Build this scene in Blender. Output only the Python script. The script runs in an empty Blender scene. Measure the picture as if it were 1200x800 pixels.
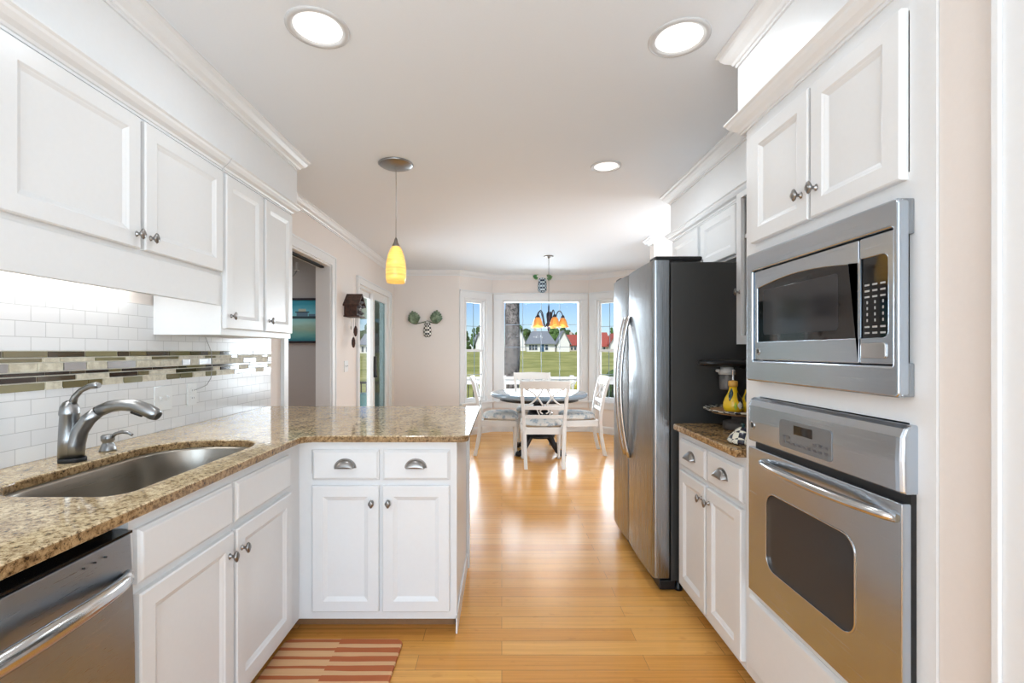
import bpy, bmesh, math, random
from mathutils import Vector, Matrix
random.seed(7)
C = bpy.context.scene
COL = C.collection
PI = math.pi

# ------------------------------------------------------------------ camera
cam_d = bpy.data.cameras.new('camera')
cam = bpy.data.objects.new('camera', cam_d)
COL.objects.link(cam)
cam.location = (0, 0, 1.29)
cam.rotation_euler = (PI/2, 0, 0)
cam_d.sensor_width = 36
cam_d.lens = 545/1200*36
cam_d.shift_x = 12/1200
cam_d.shift_y = 11/1200
cam_d.clip_start = 0.02
cam_d.clip_end = 600
C.camera = cam

# ------------------------------------------------------------------ world, sun, area lights, exposure
C.view_settings.view_transform = 'Standard'
C.view_settings.look = 'None'
C.view_settings.exposure = 0.15
C.view_settings.gamma = 1.0
C.view_settings.use_curve_mapping = False
w = bpy.data.worlds.new('world'); C.world = w
w.use_nodes = True
nt = w.node_tree
bg = nt.nodes['Background']
sky = nt.nodes.new('ShaderNodeTexSky')
sky.sky_type = 'NISHITA'
sky.sun_disc = False
sky.sun_elevation = math.radians(42)
sky.sun_rotation = math.radians(200)
sky.altitude = 10
sky.air_density = 1.0
sky.dust_density = 0.1
sky.ozone_density = 2.0
tint = nt.nodes.new('ShaderNodeMix'); tint.data_type = 'RGBA'; tint.blend_type = 'MULTIPLY'; tint.inputs[0].default_value = 1
tint.inputs[7].default_value = (.72, .86, 1.12, 1)
nt.links.new(sky.outputs[0], tint.inputs[6]); nt.links.new(tint.outputs[2], bg.inputs[0])
bg.inputs[1].default_value = 0.095

def sun(name, energy, rot, color=(1, 1, 1), angle=0.01):
    d = bpy.data.lights.new(name, 'SUN'); d.energy = energy; d.color = color; d.angle = angle
    o = bpy.data.objects.new(name, d); COL.objects.link(o); o.rotation_euler = rot
    return o
sun('sun', 3.4, (math.radians(48), 0, math.radians(-28)), (1, 0.96, 0.88))

def area(name, loc, rot, sx, sy, power, color=(1, 1, 1)):
    d = bpy.data.lights.new(name, 'AREA'); d.shape = 'RECTANGLE'; d.size = sx; d.size_y = sy
    d.energy = power; d.color = color
    o = bpy.data.objects.new(name, d); COL.objects.link(o)
    o.location = loc; o.rotation_euler = rot
    return o
# daylight through the bay and the sliding door, plus added fill lights
area('fill_rear', (-0.3, -3.3, 1.35), (PI/2, 0, 0), 2.3, 1.9, 94, (0.71, 0.865, 1.0))  # added fill from behind the camera, no known window there
area('daylight_bay', (0.62, 9.3, 1.55), (-PI/2, 0, 0), 3.2, 2.2, 350, (0.80, 0.91, 1.0))
area('daylight_slider', (-3.0, 6.2, 1.4), (PI/2, 0, -PI/2), 1.4, 1.9, 95, (0.80, 0.91, 1.0))
area('next_room_area', (-3.3, 4.2, 2.3), (0, 0, 0), 1.2, 1.2, 20, (0.97, 0.98, 1.0))  # downward area light under the next room's ceiling
area('fill_side', (1.2, -1.6, 1.0), (PI/2, 0, PI/2), 1.5, 1.3, 46, (0.71, 0.865, 1.0))  # added to brighten the lower left cabinets, no known window there
area('fill_passage', (2.35, 3.5, 1.5), (PI/2, 0, math.radians(38)), .9, 1.6, 34, (0.84, 0.93, 1.0))  # added unseen light that brightens the far beige walls
area('ceiling_fill', (-0.2, -1.7, 0.8), (PI, 0, 0), 2.0, 2.4, 46, (0.66, 0.84, 1.0))  # added uplight that brightens the ceiling directly

# ------------------------------------------------------------------ materials
def mat(name, col=(.8, .8, .8), rough=.5, metal=0, spec=.5, coat=0, emit=None, estr=0, trans=0, ior=1.45):
    m = bpy.data.materials.new(name); m.use_nodes = True
    b = m.node_tree.nodes['Principled BSDF']
    b.inputs['Base Color'].default_value = (*col, 1)
    b.inputs['Roughness'].default_value = rough
    b.inputs['Metallic'].default_value = metal
    b.inputs['Specular IOR Level'].default_value = spec
    b.inputs['Coat Weight'].default_value = coat
    b.inputs['Transmission Weight'].default_value = trans
    b.inputs['IOR'].default_value = ior
    if emit:
        b.inputs['Emission Color'].default_value = (*emit, 1)
        b.inputs['Emission Strength'].default_value = estr
    return m
class N:
    """small node-graph helper"""
    def __init__(s, m):
        s.t = m.node_tree; s.b = s.t.nodes['Principled BSDF']
    def new(s, kind, **kw):
        n = s.t.nodes.new(kind)
        for k, v in kw.items():
            if k in n.inputs: n.inputs[k].default_value = v
            else: setattr(n, k, v)
        return n
    def link(s, a, b): s.t.links.new(a, b)
    def coord(s, scale=(1, 1, 1), rot=(0, 0, 0), which='Object'):
        tc = s.new('ShaderNodeTexCoord'); mp = s.new('ShaderNodeMapping')
        mp.inputs['Scale'].default_value = scale; mp.inputs['Rotation'].default_value = rot
        s.link(tc.outputs[which], mp.inputs[0]); return mp.outputs[0]
    def swizzle(s, vec, order):
        sp = s.new('ShaderNodeSeparateXYZ'); cb = s.new('ShaderNodeCombineXYZ'); s.link(vec, sp.inputs[0])
        for i, ax in enumerate(order):
            if ax in 'xyz': s.link(sp.outputs['xyz'.index(ax)], cb.inputs[i])
        return cb.outputs[0]
    def noise(s, vec, scale, detail=4, rough=.6):
        n = s.new('ShaderNodeTexNoise'); n.inputs['Scale'].default_value = scale
        n.inputs['Detail'].default_value = detail; n.inputs['Roughness'].default_value = rough
        s.link(vec, n.inputs['Vector']); return n
    def ramp(s, fac, stops, interp='LINEAR'):
        r = s.new('ShaderNodeValToRGB'); cr = r.color_ramp; cr.interpolation = interp
        while len(cr.elements) < len(stops): cr.elements.new(.5)
        for e, (p, c) in zip(cr.elements, stops):
            e.position = p; e.color = (*c, 1)
        s.link(fac, r.inputs[0]); return r.outputs[0]
    def mix(s, fac, a, b, mode='MIX'):
        n = s.new('ShaderNodeMix'); n.data_type = 'RGBA'; n.blend_type = mode
        for sock, v in ((n.inputs[0], fac), (n.inputs[6], a), (n.inputs[7], b)):
            if hasattr(v, 'is_linked'): s.link(v, sock)
            elif isinstance(v, (int, float)): sock.default_value = v
            else: sock.default_value = (*v, 1)
        return n.outputs[2]
    def bump(s, h, strength=.2, dist=.002):
        n = s.new('ShaderNodeBump'); n.inputs['Strength'].default_value = strength
        n.inputs['Distance'].default_value = dist; s.link(h, n.inputs['Height'])
        s.link(n.outputs[0], s.b.inputs['Normal'])
    def base(s, c): s.link(c, s.b.inputs['Base Color'])
    def rgh(s, c): s.link(c, s.b.inputs['Roughness'])

def paint(name, col, rough, var=.015, bump=.06, scale=60):
    m = mat(name, col, rough); n = N(m); v = n.coord()
    ns = n.noise(v, scale, 3)
    n.base(n.mix(ns.outputs[0], tuple(max(0, c-var) for c in col), tuple(min(1, c+var) for c in col)))
    n.bump(ns.outputs[0], bump, .001)
    return m
M = {}
M['white'] = paint('white_cabinet_paint', (.80, .80, .80), .32)
M['trim'] = paint('white_trim_paint', (.82, .82, .82), .35)
M['ceiling'] = paint('ceiling_paint', (.84, .88, .925), .8, scale=120)
M['beige'] = paint('beige_wall_paint', (.83, .76, .71), .7, scale=90)
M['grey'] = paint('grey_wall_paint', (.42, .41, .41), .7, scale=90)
M['chair'] = paint('chair_paint', (.78, .77, .75), .4)
M['black'] = mat('black_plastic', (.012, .012, .013), .35)
M['black_soft'] = mat('black_rubber', (.02, .02, .02), .6)
M['darkgap'] = mat('dark_gap', (.015, .015, .015), .8)
M['toe'] = paint('toe_kick_wood', (.28, .15, .07), .55)
M['fridge_side'] = paint('charcoal_enamel', (.040, .039, .037), .45, .004, .15, 300)
M['knob'] = mat('pewter', (.30, .29, .28), .28, 1)
M['nickel'] = mat('brushed_nickel', (.33, .335, .34), .30, 1)
M['blackglass'] = mat('black_glass', (.008, .008, .009), .04, 0, .5, .15)
M['bronze'] = mat('dark_bronze', (.05, .045, .06), .35, .8)
M['plate'] = mat('white_plastic', (.80, .80, .79), .4)
M['ironblack'] = mat('black_painted_wood', (.012, .012, .014), .3)

def steel(name, col, rough, axis):
    m = mat(name, col, rough, 1); n = N(m)
    sc = {'y': (900, 4, 900), 'z': (900, 900, 4), 'x': (4, 900, 900)}[axis]
    ns = n.noise(n.coord(sc), 1, 3)
    n.rgh(n.ramp(ns.outputs[0], [(.2, (rough-.06,)*3), (.8, (rough+.08,)*3)]))
    big = n.noise(n.coord((2, 2, 2)), 1.5, 2)
    n.base(n.mix(big.outputs[0], tuple(c*.92 for c in col), tuple(min(1, c*1.06) for c in col)))
    n.bump(ns.outputs[0], .05, .0005)
    return m
M['steel'] = steel('stainless_steel', (.53, .595, .67), .22, 'y')
M['steel_v'] = steel('stainless_steel_vertical_grain', (.36, .385, .41), .25, 'z')
M['steel_dw'] = steel('dishwasher_steel', (.38, .42, .465), .30, 'y')
M['steel_sink'] = steel('sink_steel', (.34, .31, .27), .30, 'y')
M['handle'] = mat('polished_handle_steel', (.62, .62, .62), .18, 1)

# granite
def granite(name, light, mid, dark, rough):
    m = mat(name, mid, rough, 0, .5, .0); n = N(m); v = n.coord()
    a = n.noise(v, 14, 6, .7); b = n.noise(v, 75, 5, .75); c = n.noise(v, 200, 3, .6)
    c1 = n.ramp(b.outputs[0], [(.36, dark), (.44, mid), (.54, light), (.64, tuple(min(1, x*1.12) for x in light)), (.75, mid)])
    c2 = n.ramp(a.outputs[0], [(.35, tuple(x*.72 for x in mid)), (.55, (1, 1, 1)), (.75, (1, 1, 1))])
    c3 = n.ramp(c.outputs[0], [(.34, (.06, .04, .025)), (.43, (1, 1, 1))])
    vo = n.new('ShaderNodeTexVoronoi', Scale=55.0); n.link(v, vo.inputs['Vector'])
    c4 = n.ramp(vo.outputs['Distance'], [(.05, (.10, .065, .045)), (.17, (1, 1, 1))])
    x = n.mix(.55, c1, c2, 'MULTIPLY'); x = n.mix(.75, x, c3, 'MULTIPLY'); x = n.mix(.68, x, c4, 'MULTIPLY')
    n.base(x); return m
M['granite'] = granite('gold_granite', (.74, .59, .37), (.46, .32, .17), (.07, .04, .02), .07)
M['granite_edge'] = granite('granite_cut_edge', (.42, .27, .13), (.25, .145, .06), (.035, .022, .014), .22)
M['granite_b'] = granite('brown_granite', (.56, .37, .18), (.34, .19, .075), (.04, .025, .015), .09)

# bamboo floor: boards run across the room
def floor_mat():
    m = mat('bamboo_floor', (.6, .35, .14), .22, 0, .27); n = N(m); v = n.coord()
    br = n.new('ShaderNodeTexBrick'); n.link(v, br.inputs['Vector'])
    br.inputs['Color1'].default_value = (0, 0, 0, 1); br.inputs['Color2'].default_value = (1, 1, 1, 1)
    br.inputs['Mortar'].default_value = (.5, .5, .5, 1)
    for k, x in (('Scale', 1), ('Mortar Size', .0009), ('Mortar Smooth', .1), ('Bias', 0), ('Brick Width', .95), ('Row Height', .094)):
        br.inputs[k].default_value = x
    br.offset = .37; br.offset_frequency = 2
    fine = n.noise(n.coord((3, 160, 1)), 1, 4, .6)
    strip = n.noise(n.coord((.9, 60, 1)), 1, 1, .5)
    node = n.noise(n.coord((14, 30, 1)), 1, 2, .5)
    tone = n.ramp(br.outputs['Color'], [(0, (.72, .325, .075)), (.5, (.81, .40, .10)), (1, (.87, .46, .14))])
    t2 = n.mix(.35, tone, n.ramp(strip.outputs[0], [(.3, (.62, .55, .45)), (.55, (1, 1, 1)), (.75, (1.0, .98, .9))]), 'MULTIPLY')
    t3 = n.mix(.35, t2, n.ramp(fine.outputs[0], [(.3, (.6, .5, .4)), (.6, (1, 1, 1))]), 'MULTIPLY')
    t4 = n.mix(.25, t3, n.ramp(node.outputs[0], [(.27, (.55, .38, .25)), (.36, (1, 1, 1))]), 'MULTIPLY')
    t5 = n.mix(br.outputs['Fac'], t4, (.24, .12, .045))
    n.base(t5)
    n.rgh(n.ramp(fine.outputs[0], [(.2, (.18,)*3), (.8, (.28,)*3)]))
    n.bump(n.mix(br.outputs['Fac'], (1, 1, 1), (0, 0, 0)), .25, .001)
    return m
M['floor'] = floor_mat()

def subway():
    m = mat('white_subway_tile', (.83, .83, .83), .14, 0, .5); n = N(m)
    v = n.swizzle(n.coord(), 'yz0')
    br = n.new('ShaderNodeTexBrick'); n.link(v, br.inputs['Vector'])
    br.inputs['Color1'].default_value = (.84, .84, .84, 1); br.inputs['Color2'].default_value = (.80, .80, .81, 1)
    br.inputs['Mortar'].default_value = (.56, .56, .56, 1)
    for k, x in (('Scale', 1), ('Mortar Size', .0014), ('Mortar Smooth', .3), ('Bias', 0), ('Brick Width', .104), ('Row Height', .0535)):
        br.inputs[k].default_value = x
    br.offset = .5
    n.base(br.outputs['Color'])
    wav = n.noise(n.coord((9, 9, 9)), 1, 1)
    h = n.mix(br.outputs['Fac'], n.mix(.12, (1, 1, 1), wav.outputs[0], 'MULTIPLY'), (0, 0, 0))
    n.bump(h, .3, .0015); return m
M['tile'] = subway()

def spotted(name, a, b, scale, rough=.5, lo=.4, hi=.6):
    m = mat(name, a, rough); n = N(m); ns = n.noise(n.coord(), scale, 5, .65)
    n.base(n.ramp(ns.outputs[0], [(lo, a), (hi, b)])); n.bump(ns.outputs[0], .4, .004); return m
M['bark'] = spotted('pine_bark', (.05, .045, .043), (.22, .20, .19), 16, .9)
M['fabric'] = spotted('blue_grey_print_fabric', (.70, .68, .64), (.30, .36, .42), 14, .85, .50, .60)
M['leaf'] = spotted('tree_leaves', (.035, .085, .02), (.14, .24, .06), 4, .8)
M['leaf_b'] = spotted('dark_leaves', (.03, .055, .02), (.09, .15, .045), 5, .8)
M['lawn'] = spotted('lawn', (.30, .32, .07), (.52, .50, .16), .22, .9)
M['lawn'].node_tree.nodes['Bump'].inputs['Strength'].default_value = 0
M['flower'] = spotted('yellow_green_plants', (.20, .30, .03), (.70, .58, .08), 22, .8)

def checker(name, a, b, scale, rough=.25):
    m = mat(name, a, rough, 0, .5, .3); n = N(m)
    ck = n.new('ShaderNodeTexChecker', Scale=scale)
    ck.inputs['Color1'].default_value = (*a, 1); ck.inputs['Color2'].default_value = (*b, 1)
    n.link(n.coord(rot=(.02, .03, .8)), ck.inputs['Vector']); n.base(ck.outputs[0]); return m
M['check'] = checker('black_white_check', (.02, .02, .02), (.80, .78, .72), 34)
M['check_blue'] = checker('blue_white_check', (.012, .03, .07), (.62, .74, .82), 34)
M['check_s'] = checker('small_black_white_check', (.012, .014, .03), (.74, .70, .58), 40)

def glass(name, tint=(1, 1, 1), gloss=1.0):
    m = bpy.data.materials.new(name); m.use_nodes = True; t = m.node_tree; t.nodes.clear()
    o = t.nodes.new('ShaderNodeOutputMaterial'); mx = t.nodes.new('ShaderNodeMixShader')
    tr = t.nodes.new('ShaderNodeBsdfTransparent'); tr.inputs[0].default_value = (*tint, 1)
    gl = t.nodes.new('ShaderNodeBsdfGlossy'); gl.inputs['Roughness'].default_value = .01
    lw = t.nodes.new('ShaderNodeLayerWeight'); lw.inputs[0].default_value = .5
    pw = t.nodes.new('ShaderNodeMath'); pw.operation = 'POWER'; pw.inputs[1].default_value = 5; t.links.new(lw.outputs['Facing'], pw.inputs[0])
    fr = t.nodes.new('ShaderNodeMath'); fr.operation = 'MULTIPLY_ADD'; fr.inputs[1].default_value = .5; fr.inputs[2].default_value = .004; t.links.new(pw.outputs[0], fr.inputs[0])
    t.links.new(fr.outputs[0], mx.inputs[0]); t.links.new(tr.outputs[0], mx.inputs[1]); t.links.new(gl.outputs[0], mx.inputs[2])
    t.links.new(mx.outputs[0], o.inputs[0]); return m
M['pane'] = glass('window_glass')
M['pane_dark'] = glass('tinted_screen_glass', (.36, .42, .42))
M['lamp_white'] = mat('lamp_glow', (1, 1, 1), .5, emit=(1, .97, .93), estr=7)
M['can'] = mat('recessed_can_white', (.85, .85, .85), .45)

def amber(name, strength, base=(.95, .60, .12)):
    m = mat(name, base, .25, 0, .5, .4); n = N(m)
    ns = n.noise(n.coord((2, 2, 26)), 3, 4, .7)
    c = n.ramp(ns.outputs[0], [(.3, tuple(x*.72 for x in base)), (.7, tuple(min(1, x*1.1) for x in base))])
    n.base(c); n.link(c, n.b.inputs['Emission Color']); n.b.inputs['Emission Strength'].default_value = strength
    n.b.inputs['Transmission Weight'].default_value = .45; n.b.inputs['Roughness'].default_value = .45
    return m
M['amber'] = amber('amber_glass', .42, (.95, .66, .20))
M['amber_b'] = amber('dark_amber_glass', .30, (.62, .30, .07))
M['amber_c'] = amber('pale_amber_glass', .45, (.80, .55, .22))

# ------------------------------------------------------------------ mesh helpers
ORIG = {}
class MB:
    def __init__(s, fmap=None): s.v = []; s.f = []; s.m = []; s.s = []; s.map = fmap
    def add(s, verts, faces, m=0, smooth=False):
        o = len(s.v)
        s.v += [s.map(*p) if s.map else tuple(p) for p in verts]
        for f in faces: s.f.append([i+o for i in f]); s.m.append(m); s.s.append(smooth)
        return s
    def box(s, a, b, m=0):
        x0, y0, z0 = a; x1, y1, z1 = b
        return s.add([(x0,y0,z0),(x1,y0,z0),(x1,y1,z0),(x0,y1,z0),(x0,y0,z1),(x1,y0,z1),(x1,y1,z1),(x0,y1,z1)],
              [(0,3,2,1),(4,5,6,7),(0,1,5,4),(1,2,6,5),(2,3,7,6),(3,0,4,7)], m)
    def loft(s, rings, m=0, smooth=False, cap0=True, cap1=True, closed=True):
        n = len(rings[0]); vs = [p for r in rings for p in r]; fs = []
        for i in range(len(rings)-1):
            for j in range(n if closed else n-1):
                k = (j+1) % n
                fs.append((i*n+j, i*n+k, (i+1)*n+k, (i+1)*n+j))
        s.add(vs, fs, m, smooth)
        o = len(s.v)-len(vs)
        if cap0: s.f.append([o+j for j in range(n)]); s.m.append(m); s.s.append(False)
        if cap1: s.f.append([o+(len(rings)-1)*n+j for j in range(n)]); s.m.append(m); s.s.append(False)
        return s
    def lathe(s, prof, c=(0,0,0), n=24, m=0, axis='z', caps=True, sx=1, sy=1):
        rings = []
        for r, h in prof:
            ring = []
            for j in range(n):
                a = 2*PI*j/n; p, q = r*math.cos(a)*sx, r*math.sin(a)*sy
                d = {'z': (p, q, h), 'x': (h, p, q), 'y': (p, h, q)}[axis]
                ring.append((c[0]+d[0], c[1]+d[1], c[2]+d[2]))
            rings.append(ring)
        return s.loft(rings, m, True, caps, caps)
    def tube(s, pts, r, n=10, m=0, flat=1.0, caps=True):
        pts = [Vector(p) for p in pts]; rings = []; up = None
        rr = r if isinstance(r, (list, tuple)) else [r]*len(pts)
        for i, p in enumerate(pts):
            t = (pts[min(i+1, len(pts)-1)]-pts[max(i-1, 0)]).normalized()
            if up is None:
                up = Vector((0,0,1)) if abs(t.z) < .9 else Vector((0,1,0))
            a = t.cross(up).normalized(); b = a.cross(t).normalized(); up = b
            rings.append([tuple(p+a*math.cos(2*PI*j/n)*rr[i]+b*math.sin(2*PI*j/n)*rr[i]*flat) for j in range(n)])
        return s.loft(rings, m, True, caps, caps)
    def sweep(s, prof, path, m=0, closed=False):
        """prof: closed (out, z) section, path: xy points; out is to the right of travel"""
        P = [Vector((p[0], p[1])) for p in path]; rings = []
        for i, p in enumerate(P):
            d0 = (p-P[i-1]).normalized() if i > 0 else None
            d1 = (P[i+1]-p).normalized() if i < len(P)-1 else None
            d0 = d0 or d1; d1 = d1 or d0
            n0 = Vector((d0.y, -d0.x)); n1 = Vector((d1.y, -d1.x))
            nn = (n0+n1).normalized(); k = 1/max(.3, nn.dot(n0))
            rings.append([(p.x+nn.x*o*k, p.y+nn.y*o*k, z) for o, z in prof])
        return s.loft(rings, m)
    def build(s, name, mats, parent=None, bevel=0, seg=2, solid=0):
        me = bpy.data.meshes.new(name)
        o0 = ORIG.get(parent.name, Vector((0,0,0))) if parent else Vector((0,0,0))
        me.from_pydata([(p[0]-o0.x, p[1]-o0.y, p[2]-o0.z) for p in s.v], [], s.f)
        if not isinstance(mats, (list, tuple)): mats = [mats]
        for m_ in mats: me.materials.append(m_)
        me.polygons.foreach_set('material_index', s.m); me.polygons.foreach_set('use_smooth', s.s)
        bm = bmesh.new(); bm.from_mesh(me); bmesh.ops.recalc_face_normals(bm, faces=bm.faces[:]); bm.to_mesh(me); bm.free()
        o = bpy.data.objects.new(name, me); COL.objects.link(o)
        if parent: o.parent = parent; ORIG[o.name] = o0
        if solid:
            q = o.modifiers.new('solid', 'SOLIDIFY'); q.thickness = solid; q.offset = 0
        if bevel:
            q = o.modifiers.new('bevel', 'BEVEL'); q.width = bevel; q.segments = seg; q.limit_method = 'ANGLE'; q.angle_limit = .7
        return o
def thing(name, label, cat, loc=(0,0,0), group=None):
    o = bpy.data.objects.new(name, None); COL.objects.link(o); o.location = loc
    o.empty_display_size = .05
    ORIG[o.name] = Vector(loc); o['label'] = label; o['category'] = cat
    if group: o['group'] = group
    return o
def tag(o, label, cat, group=None, kind=None):
    o['label'] = label; o['category'] = cat
    if group: o['group'] = group
    if kind: o['kind'] = kind
    return o
def struct(o):
    o['kind'] = 'structure'; return o
def copy_tree(o, parent=None):
    c = o.copy(); COL.objects.link(c)
    if parent: c.parent = parent
    for ch in list(o.children): copy_tree(ch, c)
    return c
def rrect(u0, u1, z0, z1, r, n=6):
    if not isinstance(r, (tuple, list)): r = [r]*4
    pts = []
    for (cx, cz, a, rr) in ((u1-r[0], z0+r[0], -PI/2, r[0]), (u1-r[1], z1-r[1], 0, r[1]), (u0+r[2], z1-r[2], PI/2, r[2]), (u0+r[3], z0+r[3], PI, r[3])):
        for i in range(n+1):
            t = a+PI/2*i/n; pts.append((cx+rr*math.cos(t), cz+rr*math.sin(t)))
    return pts
def flat2d(outer, holes=(), depth=.02, bevel=.002):
    """filled 2-D outline with holes, centred on z=0; returns verts, faces"""
    cu = bpy.data.curves.new('tmp', 'CURVE'); cu.dimensions = '2D'; cu.fill_mode = 'BOTH'
    cu.extrude = max(0, depth/2-bevel); cu.bevel_depth = bevel; cu.bevel_resolution = 2; cu.offset = -bevel
    for pts in [outer, *holes]:
        sp = cu.splines.new('POLY'); sp.points.add(len(pts)-1); sp.use_cyclic_u = True
        for q, p in zip(sp.points, pts): q.co = (p[0], p[1], 0, 1)
    ob = bpy.data.objects.new('tmp', cu); COL.objects.link(ob)
    bpy.context.view_layer.update()
    me = bpy.data.meshes.new_from_object(ob.evaluated_get(bpy.context.evaluated_depsgraph_get()))
    vs = [tuple(v.co) for v in me.vertices]; fs = [tuple(p.vertices) for p in me.polygons]
    bpy.data.objects.remove(ob); bpy.data.curves.remove(cu); bpy.data.meshes.remove(me)
    return vs, fs
def plate(mb, outer, holes, w0, w1, bevel=.002, m=0):
    """outline in (u,z), extruded from w0 to w1 along w (second coordinate)"""
    vs, fs = flat2d(outer, holes, w1-w0, bevel); mid = (w0+w1)/2
    mb.add([(x, mid+z, y) for x, y, z in vs], fs, m)
# orientation maps: (u along the run, w out of the face, z)
def L_(X0): return lambda u, w, z: (X0+w, u, z)
def R_(X0): return lambda u, w, z: (X0-w, u, z)
def F_(Y0): return lambda u, w, z: (u, Y0-w, z)

def rect_ring(u0, u1, z0, z1, inset, w): return [(u0+inset, w, z0+inset), (u1-inset, w, z0+inset), (u1-inset, w, z1-inset), (u0+inset, w, z1-inset)]
def shaker(fm, u0, u1, z0, z1, parent, name='door', rail=.055, t=.02, material=None):
    b = MB(fm)
    ins = [(0, 0), (0, t-.004), (.004, t), (rail-.006, t), (rail, t-.004), (rail+.003, t-.005), (rail+.012, t-.010)]
    b.loft([rect_ring(u0, u1, z0, z1, i, w_) for i, w_ in ins])
    return b.build(name, material or M['white'], parent)
def slab(fm, u0, u1, z0, z1, parent, name='drawer', t=.02):
    b = MB(fm)
    b.loft([rect_ring(u0, u1, z0, z1, i, w_) for i, w_ in [(0, 0), (0, t-.009), (.005, t-.006), (.009, t-.001), (.013, t)]])
    return b.build(name, M['white'], parent)
def knob(fm, u, z, parent, w0=.02):
    b = MB(fm)
    def ring(r, w_, k=1.0):
        return [(u+r*math.cos(a)*.8*(1+.10*math.cos(4*a)*k), w0+w_, z+r*math.sin(a)*1.15*(1+.10*math.cos(4*a)*k)) for a in [2*PI*i/20 for i in range(20)]]
    b.loft([ring(.009, 0, 0), ring(.008, .003, 0), ring(.0045, .006, 0), ring(.0045, .014, 0), ring(.012, .018), ring(.0155, .023), ring(.013, .028), ring(.006, .030)], smooth=True)
    return b.build('knob', M['knob'], parent)
def cup_pull(fm, u, z, parent, w0=.02):
    b = MB(fm); W, H, D = .046, .036, .026; rows = []
    for i in range(9):
        t = PI/2*i/8
        rows.append([(u-W*math.cos(PI*j/16)*math.cos(t)**.8 if i < 8 else u, w0+.001+D*math.sin(t)*(.35+.65*math.sin(PI*j/16)) if True else 0, z-.012+H*math.sin(PI*j/16)*(1-.55*math.sin(t)**2)) for j in range(17)])
    rows2 = []
    for i in range(9):           # half dome: i goes from the wall flange out to the lip
        t = PI/2*i/8; row = []
        for j in range(17):
            a = PI*j/16
            row.append((u-W*math.cos(a)*(1-.12*math.sin(t)), w0+.001+D*math.sin(t), z-.012+H*math.sin(a)*math.cos(t)*1.0+.0))
        rows2.append(row)
    b.loft(rows2, smooth=True, cap0=False, cap1=False, closed=False)
    # flange
    b.loft([[(u+(W+.004)*math.cos(PI*j/16), w0+k, z-.014+(H+.006)*math.sin(PI*j/16)) for j in range(17)] for k in (0, .0025)], cap0=False)
    return b.build('cup_pull', M['knob'], parent, solid=.0016)

# ------------------------------------------------------------------ constants of the place
WL, WR = -1.62, 1.62          # wall faces
ZC = 2.50
YB, YC = 7.0, 7.45            # back wall and bay centre
# ------------------------------------------------------------------ the shell
struct(MB().box((-4.6, -3.1, -.1), (3.6, 8.0, 0)).build('floor', M['floor']))
struct(MB().box((-4.6, -3.1, ZC), (3.6, 8.0, ZC+.1)).build('ceiling', M['ceiling']))
# left wall: kitchen, doorway 3.49-4.40, wall, sliding door 5.25-6.65
b = MB(); X0, X1 = WL-.13, WL
b.box((X0, -3.1, 0), (X1, 3.49, ZC)); b.box((X0, 3.49, 2.10), (X1, 4.40, ZC)); b.box((X0, 4.40, 0), (X1, 5.25, ZC))
b.box((X0, 5.25, 2.05), (X1, 6.65, ZC)); b.box((X0, 6.65, 0), (X1, YB+.13, ZC))
struct(b.build('wall_left', M['beige']))
# back wall and bay
BL0, BL1, BR1, BR0 = (-.642, YB), (-.15, YC), (1.394, YC), (1.886, YB)
struct(MB().box((WL-.0, YB, 0), (-.642, YB+.13, ZC)).build('wall_back', M['beige']))
def wall_seg(p, q, openings, th=.13):
    """wall along p->q (room side on the right), openings (t0,t1,z0,z1) in metres along it"""
    P, Q = Vector(p), Vector(q); d = (Q-P); Ln = d.length; d.normalize(); n = Vector((-d.y, d.x))
    fm = lambda u, w_, z: (P.x+d.x*u-n.x*w_, P.y+d.y*u-n.y*w_, z)   # w positive = into the room
    b = MB(fm); cur = 0
    for t0, t1, z0, z1 in openings:
        b.box((cur, -th, 0), (t0, 0, ZC)); b.box((t0, -th, 0), (t1, 0, z0)); b.box((t0, -th, z1), (t1, 0, ZC)); cur = t1
    b.box((cur, -th, 0), (Ln, 0, ZC))
    return b, fm, Ln
WZ0, WZ1 = .50, 2.10
bl, fmL, lenL = wall_seg(BL0, BL1, [(.115, .535, WZ0, WZ1)])
struct(bl.build('wall_bay_left', M['beige']))
bc, fmC, lenC = wall_seg(BL1, BR1, [(.165, 1.41, WZ0, WZ1)])
struct(bc.build('wall_bay_center', M['beige']))
br_, fmR, lenR = wall_seg(BR1, BR0, [(.132, .552, WZ0, WZ1)])
struct(br_.build('wall_bay_right', M['beige']))
struct(MB().box((1.886, YB, 0), (2.99, YB+.13, ZC)).build('wall_back_right', M['beige']))
# right side: kitchen wall behind the cabinets, passage, dining wall
struct(MB().box((WR, 1.0, 0), (WR+.13, 3.62, ZC)).build('wall_right', M['beige']))
struct(MB().box((WR, 4.95, 0), (2.99, 5.08, ZC)).build('wall_passage_back', M['beige']))
struct(MB().box((2.86, 5.08, 0), (2.99, YB, ZC)).build('wall_dining_right', M['beige']))
struct(MB().box((2.86, 3.0, 0), (2.99, 4.95, ZC)).build('wall_passage_end', M['beige']))
struct(MB().box((1.75, 3.0, 0), (2.86, 3.13, ZC)).build('wall_passage_front', M['beige']))
# wall with a door beside the oven cabinet, running behind the camera
struct(MB().box((.94, .80, 0), (1.62, .999, ZC)).box((.94, -.05, 2.06), (1.07, .80, ZC)).box((.94, -3.1, 0), (1.07, -2.4, ZC)).box((.94, -.8, 0), (1.07, -.05, ZC)).box((.94, -2.4, 0), (1.07, -.8, .3)).box((.94, -2.4, 1.7), (1.07, -.8, ZC)).build('wall_near_right', M['beige']))  # the opening behind the camera is added to admit fill light
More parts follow.
